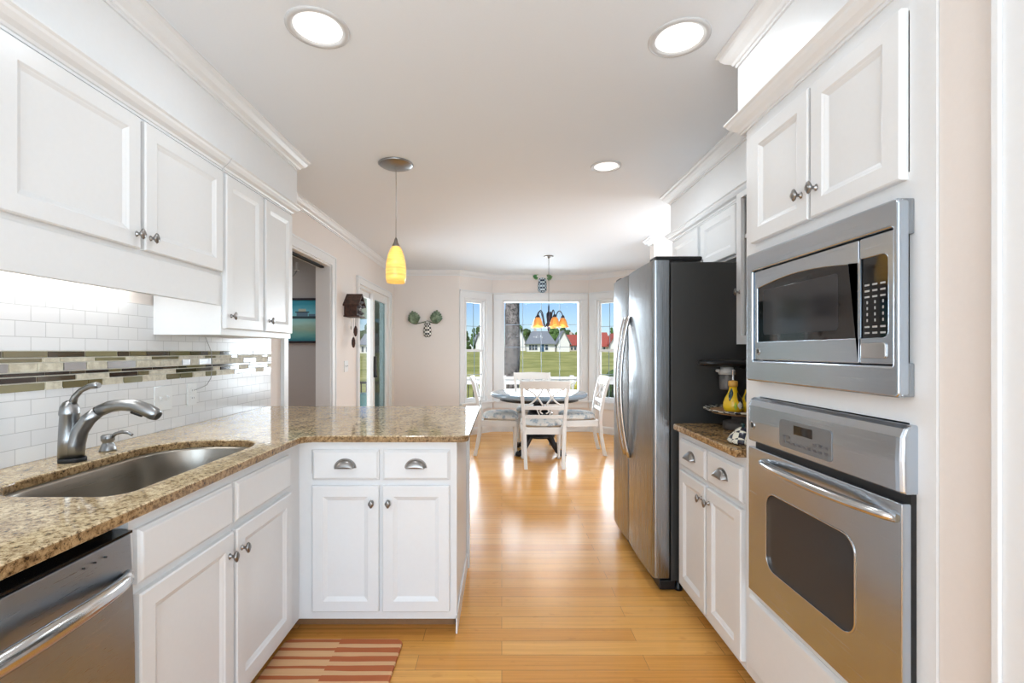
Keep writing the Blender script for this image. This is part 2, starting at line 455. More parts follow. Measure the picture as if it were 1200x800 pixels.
# rear wall behind the camera, with an added opening for fill light
struct(MB().box((-1.75, -3.23, 0), (-1.45, -3.1, ZC)).box((.85, -3.23, 0), (1.07, -3.1, ZC)).box((-1.45, -3.23, 0), (.85, -3.1, .40))
       .box((-1.45, -3.23, 2.3), (.85, -3.1, ZC)).build('wall_rear', M['beige']))
# room beyond the doorway
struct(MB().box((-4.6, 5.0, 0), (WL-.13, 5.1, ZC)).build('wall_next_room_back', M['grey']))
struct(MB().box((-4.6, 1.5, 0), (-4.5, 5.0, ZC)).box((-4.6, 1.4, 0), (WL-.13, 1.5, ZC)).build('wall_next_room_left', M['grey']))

# soffits above the cabinets
ZS = 2.17
struct(MB().box((WL, -.5, ZS), (-1.29, 2.93, ZC)).build('wall_soffit_left', M['trim']))
struct(MB().box((.945, 1.0, ZS), (WR, 1.86, ZC)).build('wall_soffit_oven', M['trim']))
struct(MB().box((1.315, 1.86, ZS), (WR, 3.62, ZC)).build('wall_soffit_right', M['trim']))

# crown mouldings
def crown_prof(h, p, z):
    return [(0, z), (p, z), (p, z-.10*h), (p*.86, z-.2*h), (p*.80, z-.34*h), (p*.58, z-.56*h), (p*.30, z-.72*h), (p*.22, z-.84*h), (p*.12, z-.86*h), (p*.12, z-h), (0, z-h)]
CP = crown_prof(.078, .062, ZC)
TN = [0]
def trim(prof, path, material=None):
    TN[0] += 1
    return struct(MB().sweep(prof, path).build('trim_%d' % TN[0], material or M['trim']))
trim(CP, [(-1.29, -.5), (-1.29, 2.93), (WL, 2.93)])
trim(CP, [(WL, 2.99), (WL, YB), BL0, BL1, BR1, BR0, (2.86, YB)])
trim(CP, [(2.86, YB), (2.86, 5.08), (WR, 5.08), (WR, 4.95), (2.86, 4.95)])
trim(CP, [(WR, 3.62), (1.315, 3.62), (1.315, 1.93)])
trim(CP, [(1.315, 1.86), (.945, 1.86), (.945, 1.0)])
# crown on top of the cabinets
CC = crown_prof(.06, .052, 2.185)
def cab_crown(path, parent): return MB().sweep(CC, path).build('crown', M['trim'], parent)

# baseboards
BP = [(0, 0), (.016, 0), (.016, .085), (.010, .105), (0, .11)]
def baseboard(name, path): return struct(MB().sweep(BP, path).build(name, M['trim']))
baseboard('baseboard_left', [(WL, 4.48), (WL, 5.17)])
baseboard('baseboard_left_far', [(WL, 6.74), (WL, YB), BL0, BL1, BR1, BR0, (2.86, YB)])
baseboard('baseboard_right', [(2.86, YB), (2.86, 5.08), (WR, 5.08), (WR, 4.95), (2.86, 4.95)])

# doorway casing
def casing(fm, u0, u1, z0, z1, wd, name, bottom=False, mt=None):
    b = MB(fm); t = .02
    def strip(a, c):
        b.box(a, c)
    b.box((u0-wd, 0, z0), (u0, t, z1+wd)); b.box((u1, 0, z0), (u1+wd, t, z1+wd)); b.box((u0, 0, z1), (u1, t, z1+wd))
    b.box((u0-wd, t, z0), (u0-wd+.014, t+.008, z1+wd)); b.box((u1+wd-.014, t, z0), (u1+wd, t+.008, z1+wd)); b.box((u0-wd, t, z1+wd-.014), (u1+wd, t+.008, z1+wd))
    return struct(b.build(name, mt or M['trim'], bevel=.002))
casing(L_(WL), 3.49, 4.40, 0, 2.10, .085, 'trim_doorway')
# jamb lining of the doorway
struct(MB().box((WL-.135, 3.49, 0), (WL+.002, 3.505, 2.10)).box((WL-.135, 4.385, 0), (WL+.002, 4.40, 2.10)).box((WL-.135, 3.505, 2.085), (WL+.002, 4.385, 2.10))
       .build('trim_doorway_lining', M['trim']))
struct(MB().box((WL-.085, 3.52, 2.068), (WL-.05, 4.37, 2.085)).build('trim_pocket_track', M['darkgap']))
casing(L_(WL), 5.25, 6.65, 0, 2.05, .08, 'trim_slider_casing')
# white door beside the oven wall
casing(R_(.94), -.05, .80, 0, 2.06, .068, 'trim_near_door_casing')
d2 = MB(R_(.99)); d2.loft([rect_ring(-.04, .79, .01, 2.05, i, w_) for i, w_ in [(0, 0), (0, .035), (.11, .035), (.125, .025), (.16, .03)]])
struct(d2.build('door_2', M['trim']))

# sliding glass door
sd = bpy.data.objects.new('door_1', None); COL.objects.link(sd); sd.location = (WL, 5.95, 0); ORIG['door_1'] = Vector(sd.location); struct(sd)
b = MB(); xa, xb = WL-.12, WL-.01
b.box((xa, 5.25, .0), (xb, 5.28, 2.05)).box((xa, 6.62, 0), (xb, 6.65, 2.05)).box((xa, 5.28, 2.02), (xb, 6.62, 2.05)).box((xa, 5.28, 0), (xb, 6.62, .03))
b.build('outer_frame', M['trim'], sd)
def sash(y0, y1, x, name, gl, st=.075):
    b = MB(); b.box((x-.04, y0, .03), (x, y0+st, 2.02)).box((x-.04, y1-st, .03), (x, y1, 2.02)).box((x-.04, y0+st, 1.95), (x, y1-st, 2.02)).box((x-.04, y0+st, .03), (x, y1-st, .12))
    s = b.build(name, M['trim'], sd, bevel=.002)
    MB().box((x-.024, y0+st, .12), (x-.018, y1-st, 1.95)).build('pane', gl, s); return s
sash(5.28, 6.00, WL-.06, 'fixed_panel', M['pane'])
s2 = sash(5.90, 6.62, WL-.012, 'sliding_panel', M['pane_dark'])
MB().box((WL-.012, 5.915, .95), (WL+.022, 5.955, 1.22)).box((WL+.022, 5.915, .95), (WL+.034, 5.955, .98)).build('door_handle', M['black'], s2, bevel=.006)

# ------------------------------------------------------------------ bay windows
def bay_window(name, fm, t0, t1, kind, wl, wr):
    root = bpy.data.objects.new(name, None); COL.objects.link(root); struct(root)
    o = fm((t0+t1)/2, 0, WZ0); root.location = o; ORIG[name] = Vector(o)
    z0, z1 = WZ0, WZ1; wd = .085
    b = MB(fm)  # casing with plinth blocks, sill and apron
    b.box((t0-wl, 0, z0), (t0, .022, z1)); b.box((t1, 0, z0), (t1+wr, .022, z1)); b.box((t0-wl, 0, z1), (t1+wr, .024, z1+.095))
    b.box((t0-wl, 0, z1+.095), (t1+wr, .036, z1+.115)); b.box((t0-.03, .022, z0), (t0-.012, .030, z1)); b.box((t1+.012, .022, z0), (t1+.03, .030, z1))
    b.build('casing', M['trim'], root, bevel=.003)
    b = MB(fm); b.box((t0-wl, -.06, z0-.03), (t1+wr, .05, z0)); b.box((t0-wl, 0, z0-.12), (t1+wr, .02, z0-.03)); b.build('sill', M['trim'], root, bevel=.003)
    fr = .028
    b = MB(fm); b.box((t0, -.125, z0), (t0+fr, -.005, z1)); b.box((t1-fr, -.125, z0), (t1, -.005, z1)); b.box((t0+fr, -.125, z1-fr), (t1-fr, -.005, z1)); b.box((t0+fr, -.125, z0), (t1-fr, -.005, z0+fr))
    f = b.build('frame', M['trim'], root)
    a0, a1, c0, c1 = t0+fr, t1-fr, z0+fr, z1-fr
    g = MB(fm)
    if kind == 'sash':
        zm = 1.295; st = .026
        for k, (y, e0, e1) in enumerate(((-.055, zm-.02, c1), (-.03, c0, zm+.02))):
            s = MB(fm); s.box((a0, y-.02, e0), (a0+st, y, e1)); s.box((a1-st, y-.02, e0), (a1, y, e1)); s.box((a0+st, y-.02, e0), (a1-st, y, e0+.035)); s.box((a0+st, y-.02, e1-.035), (a1-st, y, e1))
            so = s.build('upper_sash' if k == 0 else 'lower_sash', M['trim'], root)
            MB(fm).box((a0+st, y-.012, e0+.035), (a1-st, y-.008, e1-.035)).build('pane', M['pane'], so)
            mu = MB(fm); um = (a0+a1)/2; mu.box((um-.004, y-.011, e0+.035), (um+.004, y-.004, e1-.035)); zz = (e0+e1)/2; mu.box((a0+st, y-.0105, zz-.004), (a1-st, y-.0045, zz+.004))
            mu.build('grille', M['muntin'], so)
    else:
        MB(fm).box((a0, -.052, c0), (a1, -.046, c1)).build('pane', M['pane'], root)
        mu = MB(fm)
        for k in range(1, 4):
            u = a0+(a1-a0)*k/4; mu.box((u-.004, -.051, c0), (u+.004, -.042, c1))
        for z in (c1-.36, c1-.36*2): mu.box((a0, -.0505, z-.004), (a1, -.0425, z+.004))
        for k in (): pass
        mu.build('grille', M['muntin'], root)
    return root
M['muntin'] = mat('blue_grey_muntin', (.28, .36, .44), .4)
bay_window('window_1', fmL, .115, .535, 'sash', .112, .115)
bay_window('window_2', fmC, .165, 1.41, 'picture', .145, .115)
bay_window('window_3', fmR, .132, .552, 'sash', .115, .112)
# frame of the added side opening for fill light, unseen behind the camera
b = MB(R_(.94)); b.box((-2.4, -.12, .3), (-2.34, .02, 1.7)); b.box((-.86, -.12, .3), (-.8, .02, 1.7)); b.box((-2.34, -.12, 1.64), (-.86, .02, 1.7)); b.box((-2.34, -.12, .3), (-.86, .02, .36)); b.box((-1.63, -.09, .36), (-1.57, -.03, 1.64))
struct(b.build('added_side_window', M['trim']))
# frame of the added rear opening for fill light (unseen, behind the camera)
b = MB(F_(-3.1)); b.box((-1.45, -.02, .4), (-1.38, .1, 2.3)).box((.78, -.02, .4), (.85, .1, 2.3)).box((-1.38, -.02, 2.23), (.78, .1, 2.3)).box((-1.38, -.02, .4), (.78, .1, .47)).box((-.335, -.02, .47), (-.265, .1, 2.23))
struct(b.build('added_rear_window', M['trim']))

# ------------------------------------------------------------------ left run: base cabinets
ZT, ZB = .91, .88             # worktop top and underside
KZ = .07                      # underside of the cabinet fronts
XF = -.924                    # left face frames
YF = 2.12                     # peninsula face frame
t = thing('sink_base_cabinet', 'white sink base cabinet with two doors under the granite, beside the dishwasher', 'cabinet', (-1.25, 1.6, 0))
b = MB()
b.box((WL+.01, 1.15, KZ), (XF-.02, 1.168, ZB)).box((WL+.01, 2.10, KZ), (XF-.02, 2.118, ZB)).box((WL+.01, 1.168, KZ), (XF-.02, 2.10, KZ+.018))
b.build('carcass', M['white'], t)
b = MB(L_(XF)); b.box((1.15, -.02, KZ), (1.185, 0, ZB)); b.box((2.0, -.02, KZ), (2.12, 0, ZB)); b.box((1.185, -.02, KZ), (2.0, 0, .125)); b.box((1.185, -.02, .66), (2.0, 0, .73)); b.box((1.185, -.02, .83), (2.0, 0, ZB)); b.box((1.55, -.02, .125), (1.60, 0, .66)); b.box((1.55, -.02, .73), (1.60, 0, .83))
b.build('face_frame', M['white'], t)
MB().box((XF-.09, 1.15, 0), (XF-.075, 2.19, KZ)).build('toe_kick', M['toe'], t)
fl = L_(XF)
for (u0, u1, ku) in ((1.165, 1.572, 1.545), (1.590, 2.005, 1.617)):
    slab(fl, u0, u1, .705, .843, t, 'drawer')
    d = shaker(fl, u0, u1, .11, .68, t)
    knob(fl, ku, .607, d)

t = thing('peninsula_cabinet', 'white peninsula base cabinet with two drawers over two doors, under the granite bar', 'cabinet', (-.56, 2.45, 0))
b = MB(); b.box((XF-.02, YF+.02, KZ), (-.21, 2.76, ZB)); b.build('carcass', M['white'], t)
b = MB(F_(YF)); b.box((XF, -.02, KZ), (-.865, 0, ZB)); b.box((-.245, -.02, KZ), (-.205, 0, ZB)); b.box((-.865, -.02, KZ), (-.245, 0, .125)); b.box((-.865, -.02, .66), (-.245, 0, .73)); b.box((-.865, -.02, .84), (-.245, 0, ZB)); b.box((-.58, -.02, .125), (-.53, 0, .66)); b.box((-.58, -.02, .73), (-.53, 0, .84))
b.build('face_frame', M['white'], t)
MB().box((XF-.07, YF+.075, 0), (-.222, YF+.09, KZ)).box((-.24, YF+.09, 0), (-.222, 2.76, KZ)).build('toe_kick', M['toe'], t)
MB().box((-1.60, 2.763, 0), (-.192, 2.80, ZB)).box((-.21, 2.10+.02, .0), (-.202, 2.763, .09)).build('back_panel', M['white'], t, bevel=.002)
fp = F_(YF)
for (u0, u1, ku) in ((-.858, -.556, -.585), (-.540, -.236, -.51)):
    d = slab(fp, u0, u1, .705, .841, t); cup_pull(fp, (u0+u1)/2, .776, d)
    d = shaker(fp, u0, u1, .11, .68, t); knob(fp, ku, .605, d)

# dishwasher
t = thing('dishwasher', 'stainless steel dishwasher with bowed bar handle, left of the sink cabinet', 'dishwasher', (-1.2, .84, 0))
MB().box((WL+.03, .545, .06), (-.935, 1.14, .845)).build('tub_housing', M['black'], t)
b = MB(); n = 8; rows = []
for i in range(9):
    z = .11+(.844-.11)*i/8; bul = .012*math.sin(PI*i/8)
    rows.append([(-.934, .545, z), (-.912+bul, .545, z), (-.906+bul, .552, z), (-.902+bul, .70, z), (-.900+bul, .84, z), (-.902+bul, .98, z), (-.906+bul, 1.134, z), (-.912+bul, 1.141, z), (-.934, 1.141, z)])
b.loft(rows, smooth=False); b.build('front_panel', M['steel_dw'], t, bevel=.002)
MB().box((-.96, .55, .846), (-.904, 1.139, .852)).box((-.965, .55, .852), (-.955, 1.139, .878)).build('control_strip', M['blackglass'], t)
b = MB(); pts = []; rr = []
for i in range(25):
    k = i/24; y = .575+.535*k; bow = math.sin(PI*k)
    pts.append((-.893+.055*bow**.6, y, .752+.0*k+.012*bow)); rr.append(.013+.004*bow)
b.tube(pts, rr, 12, 0, 1.25); b.build('handle', M['handle'], t)
for k in range(3): MB().lathe([(.0022, 0), (.0022, .006)], (-.903, 1.0+.028*k, .822), 8, 0, 'x').build('indicator_light', M['black'], t)
MB().box((-1.0, .55, 0), (-.985, 1.14, .06)).build('toe_kick', M['black'], t)

# sink
SX0, SX1, SY0, SY1 = -1.415, -1.0, 1.215, 1.985
def sink_outline(ins=0):
    """D-shaped bowl: rounded back and far end"""
    return rrect(SX0+ins, SX1-ins, SY0+ins, SY1-ins, [.06-ins*.4, .14-ins*.4, .20-ins*.4, .16-ins*.4], 10)
def arc(cx, cy, r, a0, a1, n=10): return [(cx+r*math.cos(a0+(a1-a0)*i/n), cy+r*math.sin(a0+(a1-a0)*i/n)) for i in range(n+1)]
# worktop (one L-shaped slab)
t_ = .03
outer = [(WL+.002, .40), (-.89, .40)] + [(-.89, 2.03)] + arc(-.84, 2.03, .05, PI, PI/2, 6)[1:] + [(-.84, 2.08)]
outer = [(WL+.002, .40), (-.89, .40), (-.89, 2.03)] + arc(-.84, 2.03, .05, PI, PI/2, 8)[1:] + arc(-.19, 2.12, .04, -PI/2, 0, 8) + arc(-.19, 3.16, .04, 0, PI/2, 8) + [(WL+.002, 3.20)]
def no_dup(p):
    q = []
    for a in p:
        if not q or (Vector(a)-Vector(q[-1])).length > 1e-4: q.append(a)
    return q
vs, fs = flat2d(no_dup(outer), [no_dup(sink_outline(0))], .03, .006)
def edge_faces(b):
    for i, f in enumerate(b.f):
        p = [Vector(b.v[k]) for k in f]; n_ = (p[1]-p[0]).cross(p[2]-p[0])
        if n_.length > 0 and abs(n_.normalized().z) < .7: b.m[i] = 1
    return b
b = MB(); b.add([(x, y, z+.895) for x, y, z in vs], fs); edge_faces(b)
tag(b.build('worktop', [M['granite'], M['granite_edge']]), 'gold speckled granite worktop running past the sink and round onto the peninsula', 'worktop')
t = thing('undermount_sink', 'brushed steel undermount sink bowl set into the granite worktop', 'sink', ((SX0+SX1)/2, (SY0+SY1)/2, .69))
rings = []
for ins, z in [(-.022, .8795), (.004, .8795), (.006, .872), (.012, .80), (.018, .735), (.030, .705), (.060, .694), (.12, .690)]:
    rings.append([(x, y, z) for x, y in sink_outline(ins)])
b = MB(); b.loft(rings, smooth=True, cap0=False); b.build('bowl', M['steel_sink'], t)
MB().lathe([(.0, .691), (.042, .691), (.045, .694), (.038, .696), (.03, .693), (0, .693)], ((SX0+SX1)/2, 1.6, 0), 24).build('drain', M['nickel'], t)

# faucet
t = thing('kitchen_faucet', 'brushed nickel pull-out kitchen faucet with lever on top, behind the sink', 'faucet', (-1.487, 1.6, ZT))
FX, FY = -1.487, 1.6
MB().lathe([(.036, ZT), (.036, ZT+.012), (.034, ZT+.014)], (FX+.01, FY, 0), 28, sx=1.1).build('base_ring', M['black_soft'], t)
b = MB(); b.lathe([(.032, ZT+.014), (.030, ZT+.08), (.0265, ZT+.158), (.0285, ZT+.161), (.0285, ZT+.170), (.026, ZT+.188), (.018, ZT+.203), (.008, ZT+.210), (0, ZT+.211)], (FX, FY, 0), 28); b.build('body', M['nickel'], t)
b = MB(); b.tube([(FX+.018, FY, ZT+.016), (FX+.022, FY, ZT+.06), (FX+.036, FY, ZT+.105), (FX+.065, FY, ZT+.145), (FX+.10, FY, ZT+.172)], [.027, .026, .024, .022, .020], 18); b.build('spout', M['nickel'], t)
MB().tube([(FX+.097, FY, ZT+.1705), (FX+.106, FY, ZT+.1755)], [.0192, .0192], 18).build('seam_ring', M['black_soft'], t)
b = MB(); b.tube([(FX+.104, FY, ZT+.1745), (FX+.14, FY, ZT+.189), (FX+.18, FY, ZT+.195), (FX+.225, FY, ZT+.192), (FX+.265, FY, ZT+.178), (FX+.292, FY, ZT+.163), (FX+.305, FY, ZT+.155)], [.020, .0205, .0205, .021, .0225, .022, .016], 18, flat=1.0)
w_ = b.build('spray_head', M['nickel'], t)
MB().tube([(FX+.215, FY, ZT+.172), (FX+.25, FY, ZT+.160)], [.008, .008], 10).build('spray_button', M['black_soft'], w_)
b = MB(); b.tube([(FX+.008, FY, ZT+.195), (FX+.018, FY, ZT+.222), (FX+.040, FY, ZT+.245), (FX+.070, FY, ZT+.259), (FX+.092, FY, ZT+.262), (FX+.102, FY, ZT+.262)], [.013, .010, .009, .0095, .0115, .009], 14); b.build('lever', M['nickel'], t)
t = thing('soap_dispenser', 'small brushed nickel soap dispenser pump to the right of the faucet', 'soap dispenser', (-1.495, 1.765, ZT))
b = MB(); b.lathe([(.027, ZT), (.026, ZT+.008), (.020, ZT+.026), (.017, ZT+.030), (.017, ZT+.036), (.021, ZT+.040), (.022, ZT+.058), (.017, ZT+.063), (0, ZT+.064)], (-1.495, 1.765, 0), 24); b.build('pump_body', M['nickel'], t)
b = MB(); b.tube([(-1.484, 1.765, ZT+.050), (-1.465, 1.765, ZT+.066), (-1.44, 1.765, ZT+.073), (-1.415, 1.765, ZT+.069), (-1.402, 1.765, ZT+.061)], [.008, .0065, .0065, .006, .005], 12); b.build('nozzle', M['nickel'], t)

# backsplash
t = thing('tile_backsplash', 'glossy white subway tile backsplash with brown glass mosaic band above the worktop', 'backsplash', (WL, 1.8, ZT))
MB().box((WL+.0006, .30, ZT+.0005), (WL+.008, 3.245, 1.157)).box((WL+.0006, .30, 1.291), (WL+.008, 3.245, 1.50)).build('subway_tile', M['tile'], t)
MB().box((WL+.0006, .30, 1.157), (WL+.006, 3.245, 1.291)).build('grout_bed', mat('band_grout', (.74, .70, .60), .8), t)
cols = [mat('olive_glass_tile', (.15, .125, .055), .05, 0, .5, .5), mat('brown_glass_tile', (.055, .040, .022), .05, 0, .5, .5), mat('dark_brown_tile', (.022, .013, .008), .06), spotted('cream_stone_tile', (.70, .64, .50), (.52, .46, .34), 40, .5), mat('grey_metal_tile', (.34, .33, .33), .3, .7), mat('khaki_glass_tile', (.24, .215, .115), .06)]
b = MB(); rs = random.Random(11); z = 1.288
rows = [(.0205, [1, 0, 1, 5, 1, 0]), (.0125, [3, 5, 3, 0, 3]), (.028, [4, 3, 4, 3, 3]), (.0105, [2, 1, 2, 0, 2]), (.0175, [1, 3, 2, 0, 3, 2]), (.0255, [0, 3, 5, 3, 0])]
for h, cs in rows:
    y = .30+rs.random()*-.05; k = rs.randrange(5)
    while y < 3.243:
        ln = rs.choice((.06, .09, .10, .14, .145, .17)); y1 = min(3.244, y+ln)
        if y1 > .31: b.box((WL+.004, max(y, .301), z-h), (WL+.0085+.002*rs.random(), y1, z), cs[k % len(cs)])
        y = y1+.005; k += 1
    z -= h+.0042
b.build('mosaic_band', cols, t)

def wall_plate(fm, u, z, wd, ht, name, label, cat, kind):
    o = fm(u, 0, z); t = thing(name, label, cat, o)
    p = MB(fm); plate(p, rrect(u-wd/2, u+wd/2, z-ht/2, z+ht/2, .004, 3), [], .0, .006, .0018); p.build('cover_plate', M['plate'], t)
    if kind == 'outlet':
        for dz in (-.02, .02):
            q = MB(fm); plate(q, rrect(u-.017, u+.017, z+dz-.014, z+dz+.014, .008, 4), [], .006, .009, .001); r = q.build('socket', M['plate'], t)
            MB(fm).box((u-.008, .0091, z+dz-.003), (u-.006, .0096, z+dz+.006)).box((u+.006, .0091, z+dz-.003), (u+.008, .0096, z+dz+.006)).build('slots', M['darkgap'], r)
    else:
        for du in ([0] if wd < .1 else [-.023, .023]):
            q = MB(fm); q.box((u+du-.006, .006, z-.013), (u+du+.006, .009, z+.013)); q.box((u+du-.004, .009, z-.002), (u+du+.004, .018, z+.008)); q.build('toggle', M['plate'], t, bevel=.001)
    return t
wall_plate(L_(WL+.008), 2.21, 1.065, .115, .115, 'light_switch', 'white double toggle switch plate on the subway tile, left of the socket outlet', 'light switch', 'switch')
wall_plate(L_(WL+.008), 2.415, 1.065, .07, .115, 'socket_outlet', 'white socket outlet plate on the subway tile, with a thin cord beside it', 'outlet', 'outlet')
b = MB(); b.tube([(WL+.012, 2.52, 1.372), (WL+.013, 2.545, 1.33), (WL+.016, 2.57, 1.28), (WL+.016, 2.575, 1.20), (WL+.016, 2.565, 1.14), (WL+.016, 2.53, 1.105), (WL+.018, 2.46, 1.09), (WL+.020, 2.43, 1.087)], .0018, 6)
tag(b.build('power_cord', mat('grey_cord', (.42, .41, .40), .5)), 'thin pale cord hanging from the tall wall cabinet down to the socket outlet', 'cord')

# ------------------------------------------------------------------ left run: wall cabinets
XU = -1.30
fu = L_(XU)
t = thing('wall_cabinet', 'short white wall cabinet with two wide doors above the sink', 'cabinet', (-1.46, 1.66, 1.63))
b = MB(); b.box((WL, 1.15, 1.635), (XU-.02, 2.147, 2.13)); b.build('carcass', M['white'], t)
b = MB(fu); b.box((1.15, -.02, 1.635), (2.147, 0, 1.67)); b.box((1.15, -.02, 2.09), (2.147, 0, 2.13)); b.box((1.15, -.02, 1.67), (1.19, 0, 2.09)); b.box((2.12, -.02, 1.67), (2.147, 0, 2.09)); b.box((1.64, -.02, 1.67), (1.69, 0, 2.09)); b.build('face_frame', M['white'], t)
MB(fu).box((1.15, -.018, 1.50), (2.147, .004, 1.635)).build('valance', M['white'], t, bevel=.002)
for u0, u1, ku in ((1.175, 1.652, 1.630), (1.672, 2.140, 1.695)):
    d = shaker(fu, u0, u1, 1.652, 2.115, t, rail=.06); knob(fu, ku, 1.70, d)
cab_crown([(XU, 1.0), (XU, 2.15)], t)
t = thing('wall_cabinet', 'tall narrow white wall cabinet with two doors at the end of the tiled wall', 'cabinet', (-1.46, 2.5, 1.36))
b = MB(); b.box((WL+.008, 2.152, 1.365), (XU-.02, 2.86, 2.13)); b.build('carcass', M['white'], t)
b = MB(fu); b.box((2.152, -.02, 1.365), (2.86, 0, 1.41)); b.box((2.152, -.02, 2.09), (2.86, 0, 2.13)); b.box((2.152, -.02, 1.41), (2.19, 0, 2.09)); b.box((2.82, -.02, 1.41), (2.86, 0, 2.09)); b.box((2.48, -.02, 1.41), (2.54, 0, 2.09)); b.build('face_frame', M['white'], t)
for u0, u1, ku in ((2.165, 2.50, 2.20), (2.525, 2.845, 2.56)):
    d = shaker(fu, u0, u1, 1.395, 2.115, t, rail=.055); knob(fu, ku, 1.455, d)
cab_crown([(XU, 2.155), (XU, 2.86), (WL+.008, 2.86)], t)
# slim lamp under the short cabinet
t = thing('under_cabinet_light', 'slim lit under-cabinet lamp on the tile behind the white valance', 'light', (WL+.06, 1.5, 1.60))
MB().box((WL+.012, 1.22, 1.595), (WL+.10, 2.04, 1.634)).build('housing', M['plate'], t)
MB().box((WL+.02, 1.24, 1.588), (WL+.09, 2.02, 1.595)).build('diffuser', mat('strip_glow', (1, 1, 1), .5, emit=(1, .98, .95), estr=5), t)
area('under_cabinet_glow', (WL+.07, 1.55, 1.58), (0, 0, 0), .06, .9, .7, (.9, .96, 1))

# ------------------------------------------------------------------ right run
XR = .934
fr = R_(XR)
t = thing('oven_cabinet', 'tall white built-in cabinet holding the microwave and wall oven', 'cabinet', (1.25, 1.39, 0))
b = MB()
b.box((XR+.02, 1.0, KZ), (1.6, 1.02, 2.13)).box((XR+.02, 1.755, KZ), (1.6, 1.775, 2.13)).box((1.58, 1.02, KZ), (1.6, 1.755, 2.13)).box((XR+.02, 1.02, 2.11), (1.58, 1.755, 2.13)).box((XR+.02, 1.02, 1.655), (1.58, 1.755, 1.675)).box((XR+.02, 1.02, 1.15), (1.58, 1.755, 1.165)).box((XR+.02, 1.02, .40), (1.58, 1.755, .42)).box((XR+.02, 1.02, KZ), (1.58, 1.755, KZ+.02))
b.build('carcass', M['white'], t)
b = MB(fr)
b.box((1.0, -.02, KZ), (1.065, 0, 2.13)); b.box((1.685, -.02, KZ), (1.775, 0, 2.13))
for z0, z1 in ((KZ, .42), (1.125, 1.20), (1.62, 1.70), (2.07, 2.13)): b.box((1.065, -.02, z0), (1.685, 0, z1))
b.box((1.36, -.02, 1.70), (1.42, 0, 2.07))
b.build('face_frame', M['white'], t)
for u0, u1, ku in ((1.068, 1.380, 1.415), (1.392, 1.711, 1.357)):
    d = shaker(fr, u0, u1, 1.683, 2.077, t, rail=.055)
    knob(fr, {1.068: 1.352, 1.392: 1.420}[u0], 1.765, d)
slab(fr, 1.02, 1.745, .11, .385, t, 'lower_panel', t=.012)
MB().box((XR+.075, 1.0, 0), (XR+.09, 1.775, KZ)).build('toe_kick', M['toe'], t)
cab_crown([(WR, 1.80), (XR-.0, 1.80), (XR-.0, 1.0)], t)

# logo badge shared by the two ovens: ring with a swirling monogram
def badge(fm, u, z, w0, r, parent):
    b = MB(fm); b.loft([[(u+rr_*math.cos(a), w0+w_, z+rr_*math.sin(a)) for a in [2*PI*i/24 for i in range(24)]] for rr_, w_ in ((r, 0), (r, .0025), (r*.85, .0032), (r*.8, .0022))], smooth=True)
    o = b.build('badge', M['handle'], parent)
    q = MB(fm)
    q.tube([(u+r*.55*math.cos(.6+a), w0+.0036, z+r*.55*math.sin(.6+a)) for a in [k*.35 for k in range(15)]], r*.07, 6)
    for sx in (-.22, .25):
        q.tube([(u+r*(sx+.20*math.cos(a)), w0+.0036, z+r*(.30*math.sin(a))) for a in [.4+k*.4 for k in range(14)]], r*.06, 6)
    q.build('monogram', M['fridge_side'], o); return o

# wall oven
t = thing('wall_oven', 'stainless steel wall oven with dark window, below the built-in microwave', 'oven', (1.2, 1.37, .42))
MB().box((XR-.012, 1.047, .428), (1.5, 1.688, 1.12)).build('chassis', M['black'], t)
Wd = .034   # oven front proud of the frame
b = MB(fr); plate(b, rrect(1.046, 1.697, .427, .945, .004, 3), [rrect(1.185, 1.583, .552, .812, .045, 8)], .012, Wd, .003)
door = b.build('oven_door', M['steel'], t)
b = MB(fr); plate(b, rrect(1.180, 1.588, .547, .817, .048, 8), [], .010, Wd-.006, .001); win = b.build('door_window', mat('oven_glass', (.045, .045, .047), .12, 0, .35), door)
b = MB(fr); plate(b, rrect(1.183, 1.585, .55, .814, .046, 8), [rrect(1.187, 1.581, .554, .81, .044, 8)], Wd-.006, Wd+.002, .001); b.build('window_trim', M['handle'], door)
b = MB(fr); pts = []; rr = []
for i in range(29):
    k = i/28; bow = math.sin(PI*k)**.55
    pts.append((1.065+.535*k, Wd-.004+.050*bow, .908+.006*bow)); rr.append(.0155+.002*math.sin(PI*k))
b.tube(pts, rr, 14, 0, .75); b.build('door_handle', M['handle'], door)
b = MB(fr); prof = [(-.004, .966), (.031, .966), (.036, .972), (.038, 1.04), (.036, 1.095), (.028, 1.114), (.016, 1.122), (-.004, 1.122)]
b.loft([[(u, w_*k, z) for w_, z in prof] for u, k in ((1.043, .80), (1.050, .97), (1.06, 1), (1.68, 1), (1.694, .97), (1.70, .80))], smooth=False)
cp = b.build('control_panel', M['steel'], t, bevel=.004)
b = MB(fr); plate(b, rrect(1.262, 1.50, .986, 1.072, .012, 5), [], .036, .0395, .001); dp = b.build('display_panel', mat('grey_display_panel', (.20, .21, .22), .2, .3), cp)
MB(fr).box((1.34, .0395, 1.035), (1.425, .0402, 1.062)).build('clock_display', M['blackglass'], dp)
b = MB(fr)
for i in range(9):
    for j in range(2):
        u = 1.275+.024*i
        if not (1.335 < u < 1.43 and j == 1): b.box((u, .0395, 1.0+.017*j), (u+.014, .0401, 1.008+.017*j))
b.build('touch_marks', mat('panel_marks', (.09, .09, .10), .4), dp)
badge(fr, 1.662, 1.025, .037, .0135, cp)

